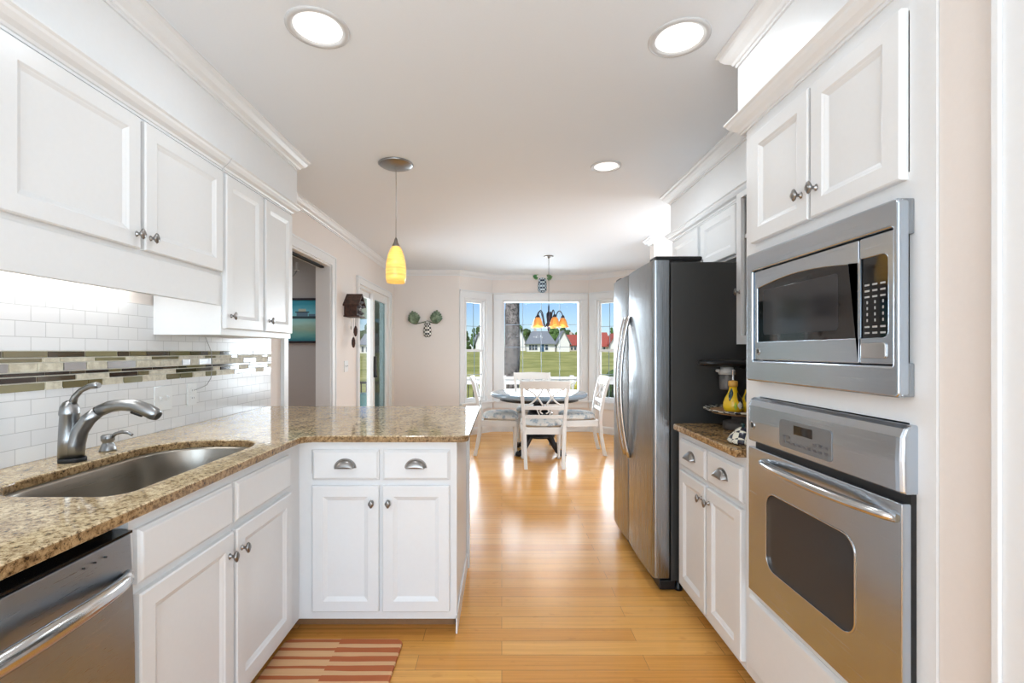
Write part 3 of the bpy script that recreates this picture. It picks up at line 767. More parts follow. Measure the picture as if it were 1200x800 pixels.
# microwave
t = thing('microwave', 'built-in stainless steel microwave with black window above the wall oven', 'microwave', (1.2, 1.37, 1.2))
MB().box((XR-.002, 1.09, 1.235), (1.35, 1.66, 1.60)).build('housing', M['black'], t)
b = MB(fr); plate(b, rrect(1.05, 1.705, 1.183, 1.638, .012, 5), [rrect(1.068, 1.668, 1.255, 1.574, .006, 4)], .012, .038, .006)
tr_ = b.build('trim_frame', M['steel'], t)
for u0, u1 in ((1.051, 1.062), (1.693, 1.704)):   # returns of the trim: thick at top and bottom, scooped in the middle
    b = MB(fr); b.box((u0, .0, 1.185), (u1, .03, 1.262)); b.box((u0, .0, 1.555), (u1, .03, 1.636)); b.box((u0, .018, 1.262), (u1, .03, 1.555))
    b.build('side_return', M['steel_v'], tr_, bevel=.003)
b = MB(fr)
def arch(u0, u1, z0, z1, rise, n=14):
    p = [(u0, z0), (u1, z0)]
    for i in range(n+1):
        k = i/n; u = u1+(u0-u1)*k; p.append((u, z1+rise*math.sin(PI*k)))
    return p
plate(b, rrect(1.178, 1.664, 1.258, 1.571, .004, 3), [arch(1.181, 1.648, 1.322, 1.510, .020)], .006, .030, .003)
md = b.build('door', M['steel'], t)
b = MB(fr); plate(b, arch(1.179, 1.652, 1.318, 1.512, .021), [], .010, .026, .001); g = b.build('door_window', M['blackglass'], md)
b = MB(fr); plate(b, rrect(1.255, 1.615, 1.345, 1.50, .012, 5), [], .026, .0266, .0002); b.build('window_mesh', mat('window_mesh_grey', (.03, .03, .033), .08, 0, .5), g)
badge(fr, 1.640, 1.288, .029, .012, md)
b = MB(fr); plate(b, rrect(1.072, 1.175, 1.258, 1.571, .004, 3), [rrect(1.090, 1.1745, 1.322, 1.520, [.004, .004, .016, .016], 4)], .006, .030, .003)
cpn = b.build('control_panel', M['steel'], t)
b = MB(fr); plate(b, rrect(1.088, 1.1755, 1.320, 1.522, .004, 4), [], .008, .027, .001); kp = b.build('keypad', M['blackglass'], cpn)
b = MB(fr)
for j in range(9):
    for i in range(3):
        u = 1.099+.024*i; z = 1.332+.0148*j
        if 2 <= j <= 5: b.box((u+.005, .027, z), (u+.009, .0274, z+.007))
        else: b.box((u, .027, z), (u+.015, .0274, z+.0045))
b.build('keypad_marks', mat('keypad_print', (.42, .42, .42), .5), kp)
b = MB(fr); plate(b, rrect(1.092, 1.168, 1.272, 1.310, .006, 4), [], .028, .034, .002); b.build('release_button', M['handle'], cpn)

# right base cabinet, worktop
t = thing('base_cabinet', 'white base cabinet with two drawers and two doors between fridge and oven', 'cabinet', (1.25, 2.1, 0))
MB().box((XR+.02, 1.782, KZ), (1.6, 2.45, ZB)).build('carcass', M['white'], t)
b = MB(fr); b.box((1.778, -.02, KZ), (1.79, 0, ZB)); b.box((2.39, -.02, KZ), (2.45, 0, ZB)); b.box((1.79, -.02, KZ), (2.39, 0, .125)); b.box((1.79, -.02, .66), (2.39, 0, .73)); b.box((1.79, -.02, .84), (2.39, 0, ZB)); b.box((2.06, -.02, .125), (2.11, 0, .66)); b.box((2.06, -.02, .73), (2.11, 0, .84)); b.build('face_frame', M['white'], t)
MB().box((XR+.075, 1.78, 0), (XR+.09, 2.45, KZ)).build('toe_kick', M['toe'], t)
for u0, u1, ku in ((1.782, 2.078, 2.052), (2.098, 2.395, 2.126)):
    d = slab(fr, u0, u1, .705, .843, t); cup_pull(fr, (u0+u1)/2, .776, d)
    d = shaker(fr, u0, u1, .10, .68, t); knob(fr, ku, .617, d)
vs, fs = flat2d(no_dup([(1.615, 1.783), (1.615, 2.448)] + arc(.925, 2.418, .03, PI/2, PI, 6) + [(.895, 1.783)]), [], .03, .006)
b = MB(); b.add([(x, y, z+.895) for x, y, z in vs], fs)
tag(b.build('worktop', M['granite_b']), 'short brown granite worktop between the refrigerator and the oven cabinet', 'worktop')

# refrigerator
t = thing('refrigerator', 'stainless side-by-side refrigerator with charcoal side panel', 'refrigerator', (1.2, 2.93, 0))
MB().box((.905, 2.485, .06), (1.59, 3.375, 1.765)).build('body', M['fridge_side'], t, bevel=.004)
def fdoor(y0, y1, name):
    b = MB(); pr = []
    for i in range(7):
        a = PI/2*i/6; pr.append((.828-.018*math.sin(a)+.0, y0+.018-.018*math.cos(a)))
    for i in range(1, 8):
        k = i/8; pr.append((.810-.006*math.sin(PI*k), y0+.018+(y1-y0-.036)*k))
    for i in range(7):
        a = PI/2*i/6; pr.append((.828-.018*math.cos(a), y1-.018+.018*math.sin(a)))
    pr += [(.895, y1), (.895, y0)]
    b.loft([[(x, y, z) for x, y in pr] for z in (.075, 1.775)], smooth=True)
    o = b.build(name, M['steel_v'], t)
    o.modifiers.new('edges', 'EDGE_SPLIT').split_angle = math.radians(30)
    return o
d1 = fdoor(2.487, 2.976, 'fridge_door'); d2_ = fdoor(2.984, 3.373, 'freezer_door')
for d, y in ((d1, 2.935), (d2_, 3.025)):
    b = MB(); pts = []; 
    for i in range(25):
        k = i/24; bow = math.sin(PI*k)**.7
        pts.append((.806-.058*bow, y, .62+.885*k))
    b.tube(pts, .0135, 12, 0, 1.35); b.build('handle', M['handle'], d)
for y in (2.50, 3.26): MB().box((.825, y, 1.776), (1.08, y+.10, 1.80)).build('hinge_cover', M['black'], t, bevel=.008)
MB().box((.845, 2.49, .012), (.93, 3.37, .062)).build('base_grille', M['black'], t, bevel=.004)
for x in (.955, 1.52):
    for y in (2.52, 3.34): MB().lathe([(.022, 0), (.022, .014), (.012, .03), (.012, .06)], (x, y, 0), 14).build('foot', M['black'], t)

# wall cabinets on the right
XV = 1.325; fv = R_(XV)
t = thing('wall_cabinet', 'white wall cabinet with two doors above the stainless refrigerator', 'cabinet', (1.46, 3.09, 1.80))
MB().box((XV+.02, 2.575, 1.82), (WR, 3.585, 2.13)).build('carcass', M['white'], t)
b = MB(fv); b.box((2.575, -.02, 1.82), (3.585, 0, 1.85)); b.box((2.575, -.02, 2.09), (3.585, 0, 2.13)); b.box((2.575, -.02, 1.85), (2.62, 0, 2.09)); b.box((3.545, -.02, 1.85), (3.585, 0, 2.09)); b.box((3.05, -.02, 1.85), (3.11, 0, 2.09)); b.build('face_frame', M['white'], t)
for u0, u1, ku in ((2.605, 3.045, 3.02), (3.105, 3.565, 3.135)):
    d = shaker(fv, u0, u1, 1.835, 2.115, t, rail=.055); knob(fv, ku, 1.875, d)
cab_crown([(WR, 3.585), (XV, 3.585), (XV, 1.86)], t)
XO = 1.25; fo = R_(XO)
t = thing('open_wall_cabinet', 'white wall cabinet with a dark open front between refrigerator and microwave', 'cabinet', (1.43, 2.12, 1.325))
b = MB(); b.box((XO+.02, 2.457, 1.325), (WR, 2.477, 2.12)).box((XO+.02, 1.79, 1.325), (WR, 1.81, 2.12)).box((WR-.02, 1.81, 1.325), (WR, 2.457, 2.12)).box((XO+.02, 1.81, 1.325), (WR-.02, 2.457, 1.345)).box((XO+.02, 1.81, 2.10), (WR-.02, 2.457, 2.12)); b.build('carcass', M['white'], t)
b = MB(fo); b.box((2.432, -.02, 1.325), (2.477, 0, 2.12)); b.box((1.79, -.02, 1.325), (1.84, 0, 2.12)); b.box((1.84, -.02, 1.325), (2.432, 0, 1.37)); b.box((1.84, -.02, 2.09), (2.432, 0, 2.12)); b.build('face_frame', M['white'], t)
MB().box((XO+.022, 1.812, 1.88), (WR-.022, 2.455, 1.90)).build('shelf', M['white'], t)
sm = mat('interior_dark', (.05, .05, .05), .3)  # dark sheets put in for the open cabinet's dark interior
MB().box((XO+.04, 1.812, 1.347), (XO+.05, 2.455, 1.878)).build('dark_insert', sm, t); MB().box((XO+.04, 1.812, 1.902), (XO+.05, 2.455, 2.108)).build('dark_insert', sm, t)
knob(fo, 2.445, 1.60, t, 0)

# ------------------------------------------------------------------ things on the right worktop
t = thing('coffee_maker', 'black coffee maker with a thin overhanging arm above the wooden stand', 'coffee maker', (1.46, 2.36, ZT))
MB().box((1.37, 2.26, ZT), (1.58, 2.46, 1.20)).build('body', M['black_soft'], t, bevel=.015)
b = MB(); b.loft([[(x, 2.37+hw*math.cos(q), z+hh*math.sin(q)) for q in [2*PI*i/16 for i in range(16)]] for x, hw, hh, z in ((1.002, .004, .003, 1.232), (1.008, .03, .013, 1.230), (1.04, .055, .018, 1.228), (1.12, .06, .019, 1.228), (1.19, .06, .019, 1.228), (1.25, .06, .026, 1.218), (1.31, .06, .045, 1.19), (1.385, .06, .06, 1.15))], smooth=True)
b.build('overhanging_arm', M['black'], t)
b = MB(); b.lathe([(0, 1.094), (.034, 1.094), (.036, 1.10), (.038, 1.170), (0, 1.170)], (1.147, 2.37, 0), 28); cup = b.build('cup', mat('smoky_plastic', (.13, .12, .115), .25), t)
b = MB(); b.lathe([(.040, 1.170), (.040, 1.192), (.030, 1.198), (.030, 1.208)], (1.147, 2.37, 0), 28); b.tube([(1.112, 2.37, 1.188), (1.092, 2.365, 1.190)], [.010, .007], 8); b.build('cup_lid', mat('pale_lid', (.52, .51, .49), .35), cup)
kx, ky = 1.175, 2.265
t = thing('cake_stand', 'round wooden stand with a checked rim on a dark grey foot, on the right worktop', 'cake stand', (kx, ky, ZT))
b = MB(); b.lathe([(.088, ZT), (.090, ZT+.006), (.090, ZT+.032), (.084, ZT+.038), (.05, ZT+.040), (.05, ZT+.068), (.10, ZT+.074), (0, ZT+.075)], (kx, ky, 0), 36); b.build('foot', mat('dark_grey_wood', (.085, .075, .07), .5), t)
b = MB(); b.lathe([(.05, ZT+.075), (.14, ZT+.077), (.150, ZT+.083), (.150, ZT+.090), (.14, ZT+.092), (0, ZT+.092)], (kx, ky, 0), 44); b.build('plate_board', mat('turned_wood', (.42, .24, .12), .4), t)
b = MB(); b.lathe([(.151, ZT+.084), (.176, ZT+.094), (.178, ZT+.099), (.151, ZT+.0925)], (kx, ky, 0), 44, caps=False); b.build('checked_rim', M['check_s'], t, solid=.002)
M['yellow'] = mat('yellow_glaze', (.78, .50, .01), .15, 0, .5, .5)
M['dgreen'] = mat('dark_green_glaze', (.01, .045, .045), .15, 0, .5, .5)
def gourd(x, y, z, s, name, label, cat, cap=True, col='yellow'):
    t = thing(name, label, cat, (x, y, z))
    pr = [(.0, 0), (.030, 0), (.040, .008), (.045, .026), (.044, .045), (.036, .068), (.024, .090), (.018, .108), (.0175, .122)]
    b = MB(); b.lathe([(r*s, z+h*s) for r, h in pr], (x, y, 0), 30); bd = b.build('body', M[col], t)
    # painted leaves and patches
    q = MB()
    for k, (a, h, hw, hh, mi) in enumerate([(3.9, .085, .010, .030, 0), (5.2, .06, .016, .036, 1), (5.6, .025, .016, .018, 0), (4.5, .03, .007, .02, 2), (5.0, .035, .013, .018, 3), (.3, .05, .02, .03, 0)]):
        rows = []
        for i in range(7):
            hh_ = h+hh*(i/3-1); wv = hw*math.sin(PI*min(max(i/6, .04), .96))
            r_ = 0
            for (r0, h0), (r1, h1) in zip(pr[1:], pr[2:]):
                if h0 <= hh_ <= h1: r_ = r0+(r1-r0)*(hh_-h0)/(h1-h0)
            r_ = r_ or .03
            rows.append([(x+(r_+.0012)*s*math.cos(a+wv/r_*e), y+(r_+.0012)*s*math.sin(a+wv/r_*e), z+hh_*s) for e in (-1, -.5, 0, .5, 1)])
        q.loft(rows, mi, True, False, False, False)
    q.build('painted_leaves', [M['dgreen'], M['black'], mat('lime_glaze', (.42, .55, .06), .2), mat('cream_glaze', (.78, .74, .62), .2)], bd, solid=.0008)
    if cap:
        b = MB(); b.lathe([(.019*s, z+.122*s), (.021*s, z+.125*s), (.021*s, z+.146*s), (.018*s, z+.149*s), (0, z+.149*s)], (x, y, 0), 24); b.build('cork', mat('cork_orange', (.62, .33, .06), .5), t)
        b = MB(); b.lathe([(.006*s, z+.149*s), (.005*s, z+.155*s), (.0045*s, z+.2*s), (.0055*s, z+.202*s), (0, z+.202*s)], (x, y, 0), 12); b.build('pour_spout', M['handle'], t)
    else:
        b = MB(); b.lathe([(.018*s, z+.122*s), (.012*s, z+.13*s), (.005*s, z+.15*s), (0, z+.152*s)], (x, y, 0), 14); b.build('stem', M['dgreen'], t)
    return t
gourd(1.094, 2.20, ZT+.0922, .98, 'oil_bottle', 'yellow gourd-shaped oil bottle with orange cork and metal spout on the wooden stand', 'bottle')
gourd(1.170, 2.205, ZT+.0922, .86, 'ceramic_gourd', 'yellow-green ceramic gourd on the wooden stand, half behind the oven cabinet', 'ornament', cap=False)
t = thing('salt_cellar', 'black and cream checked ceramic dish below the wooden stand', 'dish', (.985, 1.9, ZT))
b = MB(); b.lathe([(.034, ZT), (.058, ZT+.006), (.064, ZT+.014), (.052, ZT+.034), (.030, ZT+.056), (.012, ZT+.068), (0, ZT+.070)], (.985, 1.9, 0), 26, sx=.9, sy=1.0); b.build('bowl', M['check_s'], t)
b = MB(); b.lathe([(.005, ZT+.069), (.009, ZT+.075), (.009, ZT+.081), (0, ZT+.086)], (.985, 1.9, 0), 14); b.build('lid_knob', M['dgreen'], t)

# ------------------------------------------------------------------ floor mat
def mat_rug():
    m = mat('striped_mat', (.7, .3, .12), .8); n = N(m); v = n.coord()
    sp = n.new('ShaderNodeSeparateXYZ'); n.link(v, sp.inputs[0])
    def mth(op, a, b=None):
        k = n.new('ShaderNodeMath', operation=op)
        for i, q in enumerate((a, b)):
            if q is None: continue
            if hasattr(q, 'is_linked'): n.link(q, k.inputs[i])
            else: k.inputs[i].default_value = q
        return k.outputs[0]
    ns = n.noise(n.coord((3, 30, 1)), 1, 2)
    wob = mth('MULTIPLY', mth('SUBTRACT', ns.outputs[0], .5), .014)
    side = mth('GREATER_THAN', sp.outputs[0], .0)
    y = mth('ADD', mth('ADD', sp.outputs[1], wob), mth('MULTIPLY', side, .012))
    fr_ = mth('FRACT', mth('MULTIPLY', y, 17.5))
    th = mth('ADD', mth('MULTIPLY', side, .26), .33)
    st = mth('LESS_THAN', fr_, th)
    g = n.noise(n.coord((4, 120, 1)), 1, 4)
    light = n.mix(g.outputs[0], (.76, .47, .25), (.66, .35, .16)); darkc = n.mix(g.outputs[0], (.42, .105, .035), (.52, .15, .05))
    n.base(n.mix(st, light, darkc)); return m
vs, fs = flat2d(no_dup(rrect(-.955, -.435, 1.10, 2.065, .035, 8)), [], .014, .006)
b = MB(); b.add([(x+.71, y-1.58, z) for x, y, z in vs], fs)
o = b.build('floor_mat', mat_rug()); o.location = (-.71, 1.58, .0075)
tag(o, 'rust and tan striped kitchen mat on the bamboo floor before the sink', 'mat')

# ------------------------------------------------------------------ ceiling lamps
def downlight(x, y, label, power, r=.115):
    t = thing('recessed_light', label, 'ceiling light', (x, y, ZC), 'recessed ceiling lights')
    b = MB(); b.lathe([(r*.76, ZC+.006), (r*.78, ZC-.003), (r*.88, ZC-.008), (r, ZC-.004), (r, ZC)], (x, y, 0), 40, caps=False); b.build('trim_ring', mat('lamp_ring', (.62, .62, .62), .4), t)
    b = MB(); b.lathe([(r*.76, ZC-.001), (r*.5, ZC-.003), (0, ZC-.0035)], (x, y, 0), 40, caps=False); b.build('reflector', mat('lamp_reflector', (.9, .9, .9), .4, emit=(1, 1, 1), estr=.62), t)
    MB().lathe([(r*.46, ZC-.0048), (r*.40, ZC-.008), (0, ZC-.0085)], (x+.01, y, 0), 32, caps=False).build('bulb', M['lamp_white'], t)
    d = bpy.data.lights.new('lamp', 'AREA'); d.shape = 'DISK'; d.size = r*1.5; d.energy = power; d.color = (.86, .94, 1)
    o = bpy.data.objects.new('lamp', d); COL.objects.link(o); o.parent = t; o.location = (0, 0, -.015)
    return t
downlight(-.69, 1.745, 'recessed ceiling light over the sink side of the kitchen', 2.6)
downlight(.686, 1.80, 'recessed ceiling light in front of the oven cabinet', 1.6)
downlight(.683, 3.05, 'recessed ceiling light in front of the refrigerator', 6, .10)

t = thing('pendant_light', 'amber glass pendant lamp hanging over the granite peninsula', 'pendant lamp', (-.685, 3.01, ZC))
px, py = -.685, 3.01
MB().lathe([(.108, ZC), (.112, ZC-.006), (.100, ZC-.014), (.03, ZC-.02), (0, ZC-.021)], (px, py, 0), 40).build('canopy', M['nickel'], t)
MB().tube([(px, py, ZC-.02), (px+.002, py, 2.3), (px, py, 2.01)], .0022, 8).build('cord', mat('cord_steel', (.4, .4, .4), .4, .6), t)
MB().lathe([(.004, 2.022), (.009, 2.012), (.014, 1.99), (.024, 1.972), (.026, 1.962)], (px, py, 0), 20).build('cap', M['knob'], t)
b = MB(); b.lathe([(.024, 1.964), (.036, 1.945), (.050, 1.905), (.060, 1.86), (.0645, 1.81), (.0635, 1.765), (.057, 1.730)], (px, py, 0), 36, caps=False); b.build('glass_shade', M['amber'], t, solid=.003)
b = MB(); b.lathe([(.012, 1.955), (.02, 1.93), (.028, 1.89), (.022, 1.86), (0, 1.85)], (px, py, 0), 18); b.build('bulb', mat('bulb_glow', (1, 1, 1), .5, emit=(1, .85, .55), estr=4), t)
def point(parent, loc, e, col=(1, .8, .5), r=.03):
    d = bpy.data.lights.new('bulb_light', 'POINT'); d.energy = e; d.color = col; d.shadow_soft_size = r
    o = bpy.data.objects.new('bulb_light', d); COL.objects.link(o); o.parent = parent; o.location = Vector(loc)-ORIG[parent.name]
point(t, (px, py, 1.90), .55, (1, .82, .55), .02)

cx, cy = .60, 5.94
t = thing('chandelier', 'dark metal chandelier with amber bell shades hanging above the round dining table', 'chandelier', (cx, cy, ZC))
MB().lathe([(.062, ZC), (.062, ZC-.008), (.045, ZC-.014), (.012, ZC-.02), (.010, ZC-.03), (0, ZC-.031)], (cx, cy, 0), 30).build('canopy', M['knob'], t)
MB().tube([(cx, cy, ZC-.02), (cx, cy, 2.0), (cx, cy, 1.855)], .0035, 8).build('chain', M['knob'], t)
b = MB(); b.lathe([(.006, 1.875), (.010, 1.845), (.010, 1.795), (.030, 1.765), (.033, 1.735), (.028, 1.685), (.022, 1.645), (.026, 1.605), (.018, 1.565), (.010, 1.545), (.012, 1.535), (0, 1.52)], (cx, cy, 0), 26); b.build('center_column', M['bronze'], t)
for k in range(5):
    a = PI*.8+k*2*PI/5; dx, dy = math.cos(a), math.sin(a)
    b = MB(); pts = []
    for i in range(17):
        q = i/16; r_ = .025+.155*q; z = 1.645-.05*math.sin(min(1, q*2.2)*PI)*(1 if q < .45 else 0)+(0 if q < .25 else .155*math.sin((q-.25)/.75*PI*.80))
        pts.append((cx+dx*r_, cy+dy*r_, z))
    b.tube(pts, .0065, 8); arm = b.build('arm', M['bronze'], t)
    ex, ey, ez = pts[-1]
    MB().lathe([(.008, ez+.01), (.020, ez-.005), (.027, ez-.025), (.025, ez-.03)], (ex, ey, 0), 18).build('shade_cap', M['bronze'], arm)
    b = MB(); b.lathe([(.024, ez-.026), (.040, ez-.05), (.052, ez-.085), (.058, ez-.115), (.068, ez-.138), (.078, ez-.145)], (ex, ey, 0), 26, caps=False); b.build('shade', M['amber_c' if k == 0 else 'amber_b'], arm, solid=.003)
    MB().lathe([(0, ez-.045), (.018, ez-.06), (.024, ez-.085), (.016, ez-.105), (0, ez-.11)], (ex, ey, 0), 14).build('bulb', mat('bulb_soft', (1, 1, 1), .5, emit=(1, .8, .45), estr=4), arm)
    point(t, (ex, ey, ez-.155), 2.4, (1, .93, .84))

# ------------------------------------------------------------------ dining set
TX, TY = .475, 5.95
t = thing('dining_table', 'round blue-grey dining table on a black carved pedestal in the bay', 'table', (TX, TY, 0))
m = mat('blue_grey_tabletop', (.24, .31, .38), .12, 0, .5, .4)
MB().lathe([(0, .705), (.58, .705), (.605, .712), (.615, .728), (.615, .742), (.608, .757), (.595, .762), (0, .762)], (TX, TY, 0), 72).build('tabletop', m, t)
MB().lathe([(.50, .665), (.50, .705), (0, .705)], (TX, TY, 0), 48).build('apron', M['ironblack'], t)
MB().lathe([(.20, .20), (.21, .22), (.14, .25), (.075, .28), (.06, .32), (.085, .38), (.13, .43), (.15, .48), (.13, .53), (.075, .57), (.065, .61), (.10, .645), (.22, .66), (.25, .665), (0, .666)], (TX, TY, 0), 36).build('pedestal', M['ironblack'], t)
for k in range(4):
    a = PI/4+k*PI/2; dx, dy = math.cos(a), math.sin(a)
    b = MB(); b.tube([(TX+dx*r_, TY+dy*r_, z) for r_, z in ((.08, .27), (.14, .25), (.20, .185), (.25, .11), (.30, .055), (.345, .04))], [.045, .045, .04, .033, .030, .034], 12)
    foot = b.build('leg', M['ironblack'], t)
    b = MB(); b.lathe([(0, 0), (.022, .002), (.036, .02), (.036, .045), (.02, .06), (0, .064)], (TX+dx*.37, TY+dy*.37, 0), 16)
    for e in (-.5, 0, .5): b.tube([(TX+dx*.36+.02*math.cos(a+e), TY+dy*.36+.02*math.sin(a+e), .06), (TX+dx*.36+.045*math.cos(a+e), TY+dy*.36+.045*math.sin(a+e), .04), (TX+dx*.36+.055*math.cos(a+e), TY+dy*.36+.055*math.sin(a+e), .008)], [.012, .011, .005], 6)
    b.build('claw_foot', M['ironblack'], foot)

def make_chair():
    """built at the origin facing +y"""
    t = thing('dining_chair', '', 'chair', (0, 0, 0), 'white dining chairs')
    ys = -.225
    # back posts with their legs, splayed back at top and foot
    def post_pts(s): return [(s*.205, -.285, 0), (s*.208, -.262, .10), (s*.212, -.235, .25), (s*.218, -.222, .42), (s*.225, -.228, .52), (s*.238, -.255, .70), (s*.252, -.300, .88), (s*.256, -.315, .93)]
    for s in (-1, 1):
        b = MB(); P = post_pts(s); rings = []
        for x, y, z in P:
            hw, hd = (.019, .019) if z > .3 else (.019, .022)
            rings.append([(x-hw, y-hd, z), (x+hw, y-hd, z), (x+hw, y+hd, z), (x-hw, y+hd, z)])
        b.loft(rings); b.build('back_post', M['chair'], t, bevel=.005)
        b = MB(); x, y = s*.215, .215; rings = []
        for hw, z in ((.014, 0), (.020, .015), (.015, .04), (.019, .20), (.023, .30), (.026, .33), (.024, .345), (.026, .36), (.026, .43)):
            rings.append([(x+hw*math.cos(q)*1.1, y+hw*math.sin(q)*1.1, z) for q in [2*PI*i/12 for i in range(12)]])
        b.loft(rings, smooth=True); b.build('front_leg', M['chair'], t)
    def yb(z):
        P = post_pts(1)
        for (x0, y0, z0), (x1, y1, z1) in zip(P, P[1:]):
            if z0 <= z <= z1: return y0+(y1-y0)*(z-z0)/(z1-z0)
        return P[-1][1]
    def xb(z):
        P = post_pts(1)
        for (x0, y0, z0), (x1, y1, z1) in zip(P, P[1:]):
            if z0 <= z <= z1: return x0+(x1-x0)*(z-z0)/(z1-z0)
        return P[-1][0]
    # crest rail, gently curved in plan
    b = MB(); rings = []
    for i in range(13):
        k = i/12*2-1; x = k*.275; dy = -.020*(1-k*k); top = .965+.012*(1-abs(k))+(.006 if abs(k) > .9 else 0); bot = .875-.004*(1-k*k)
        ring = []
        for (z, e) in ((bot, .012), (top-.01, .013), (top, .0), (top-.01, -.013), (bot, -.012)):
            ring.append((x, yb(.90)-(z-.9)*.35+dy+e, z))
        rings.append(ring)
    b.loft(rings); b.build('crest_rail', M['chair'], t, bevel=.003)
    for z0, z1, nm in ((.645, .685, 'back_rail'), (.545, .585, 'back_rail')):
        b = MB(); rings = []
        for i in range(9):
            k = i/8*2-1; x = k*(xb((z0+z1)/2)-.012); dy = -.012*(1-k*k)
            rings.append([(x, yb(z0)+dy+.010, z0), (x, yb(z1)+dy+.010, z1), (x, yb(z1)+dy-.010, z1), (x, yb(z0)+dy-.010, z0)])
        b.loft(rings); b.build(nm, M['chair'], t, bevel=.002)
    # interlaced splat
    def strip(path, wd=.012):
        b_ = []
        for (x, z) in path: b_.append((x, yb(z)-.014*(1-(x/.23)**2), z))
        return b_
    b = MB()
    for s in (-1, 1):
        b.tube(strip([(s*(.218-.200*q), .870-.178*q**1.9) for q in [i/12 for i in range(13)]]), .0095, 8)
        b.tube(strip([(s*(.212-.190*q), .690+.182*q**1.9) for q in [i/12 for i in range(13)]]), .0095, 8)
        b.tube(strip([(s*(.020+.028*math.sin(PI*q)), .60+.055*q) for q in [i/8 for i in range(9)]]), .007, 8)
        b.tube(strip([(s*(.055+.028*q), .585+.063*q) for q in [i/4 for i in range(5)]]), .006, 8)
    b.build('splat', M['chair'], t)
    # seat frame and cushion
    def seat_outline(i):
        return [(-.215+i, -.205+i), (.215-i, -.205+i), (.245-i, .10), (.250-i, .22-i), (.20-i, .245-i), (0, .255-i), (-.20+i, .245-i), (-.250+i, .22-i), (-.245+i, .10)]
    b = MB(); so = seat_outline(0); si = seat_outline(.03)
    b.loft([[(x, y, .365) for x, y in so], [(x, y, .44) for x, y in so], [(x, y, .44) for x, y in si], [(x, y, .365) for x, y in si], [(x, y, .365) for x, y in so]], cap0=False, cap1=False)
    b.build('seat_frame', M['chair'], t, bevel=.004)
    b = MB(); b.loft([[(x, y, z) for x, y in seat_outline(i)] for i, z in ((.012, .44), (-.002, .455), (-.004, .480), (.010, .502), (.045, .520), (.10, .530))], smooth=True)
    o = b.build('cushion', M['fabric'], t)
    q = o.modifiers.new('smooth', 'SUBSURF'); q.levels = 1; q.render_levels = 2
    return t
ch = make_chair()
chairs = [(ch, (.468, 5.355), 0, 'white cross-back dining chair turned with its back to the kitchen, before the round table')]
for loc, rz, lab in (((-.045, 5.92), -PI/2, 'white dining chair at the round table, nearest the granite peninsula'),
                     ((.985, 5.92), PI/2, 'white dining chair at the round table, nearest the refrigerator'),
                     ((.45, 6.60), PI, 'white dining chair behind the round table, its back against the center bay window')):
    chairs.append((copy_tree(ch), loc, rz, lab))
for o, loc, rz, lab in chairs:
    o.location = (*loc, 0); o.rotation_euler = (0, 0, rz); o['label'] = lab

# ------------------------------------------------------------------ wall decorations
def pineapple(name, label, fm, u, z, wd, ht, body, leaf_spots, leafm, spread=.34):
    t = thing(name, label, 'wall ornament', fm(u, 0, z))
    b = MB(fm); rows = []
    for i in range(9):
        q = i/8; r = wd/2*(.55+.45*math.sin(PI*min(1, q*.8+.25)))*(1 if 0 < i < 8 else .45)
        zz = z-ht/2+ht*q; rows.append([(u+r*math.cos(a), .004+r*.6*max(0, math.sin(a)), zz) for a in [2*PI*j/20 for j in range(20)]])
    b.loft(rows, smooth=True); b.build('checked_body', body, t)
    for (lu, lz, s, tilt) in leaf_spots:
        b = MB(fm)
        for k in range(9):
            a = tilt+(k-4)*spread; ln = s*(1-.09*abs(k-4)); ca, sa = math.sin(a), math.cos(a)
            rows = []
            for i in range(6):
                q = i/5; wv = .18*ln*math.sin(PI*min(.97, max(.05, q*.8+.12))); cxu, czu = lu+ca*ln*q, lz+sa*ln*q; bow = .01+.05*math.sin(PI*q*.8)
                rows.append([(cxu+sa*wv*e, bow+(.012 if e == 0 else 0), czu-ca*wv*e) for e in (-1, 0, 1)])
            b.loft(rows, 0, True, False, False, False)
        cl = b.build('leaf_cluster', leafm, t, solid=.004)
        b = MB(fm); b.tube([(u+(lu-u)*.15, .012, z+ht*.45), (u+(lu-u)*.6, .02, (z+ht*.5+lz)/2-.01), (lu, .018, lz)], .006, 8); b.build('stem', M['leaf_b'], t)
    return t
fb = F_(YB)
M['frond'] = spotted('grey_green_metal_leaf', (.10, .15, .09), (.26, .33, .22), 20, .5)
M['frond_b'] = spotted('green_metal_leaf', (.06, .20, .07), (.16, .36, .12), 20, .5)
def zpx(y, Y): return 1.29+(411-y)*Y/545
def xpx(x, Y): return (x-588)*Y/545
pineapple('wall_ornament', 'checked black and white wall ornament with two green leaf clusters on the beige wall', fb, xpx(501, 7), zpx(385.5, 7), .125, .25, M['check'],
          [(xpx(487.5, 7), zpx(379.5, 7), .20, -.25), (xpx(511, 7), zpx(379, 7), .20, .10)], M['frond'], .20)
fcw = F_(YC)
pineapple('wall_ornament', 'blue and white checked wall ornament with green leaves above the center bay window', fcw, xpx(635.5, YC), zpx(332, YC), .145, .31, M['check_blue'],
          [(xpx(630, YC), zpx(324.5, YC), .085, -1.4), (xpx(641, YC), zpx(325.5, YC), .085, 1.4)], M['frond_b'])

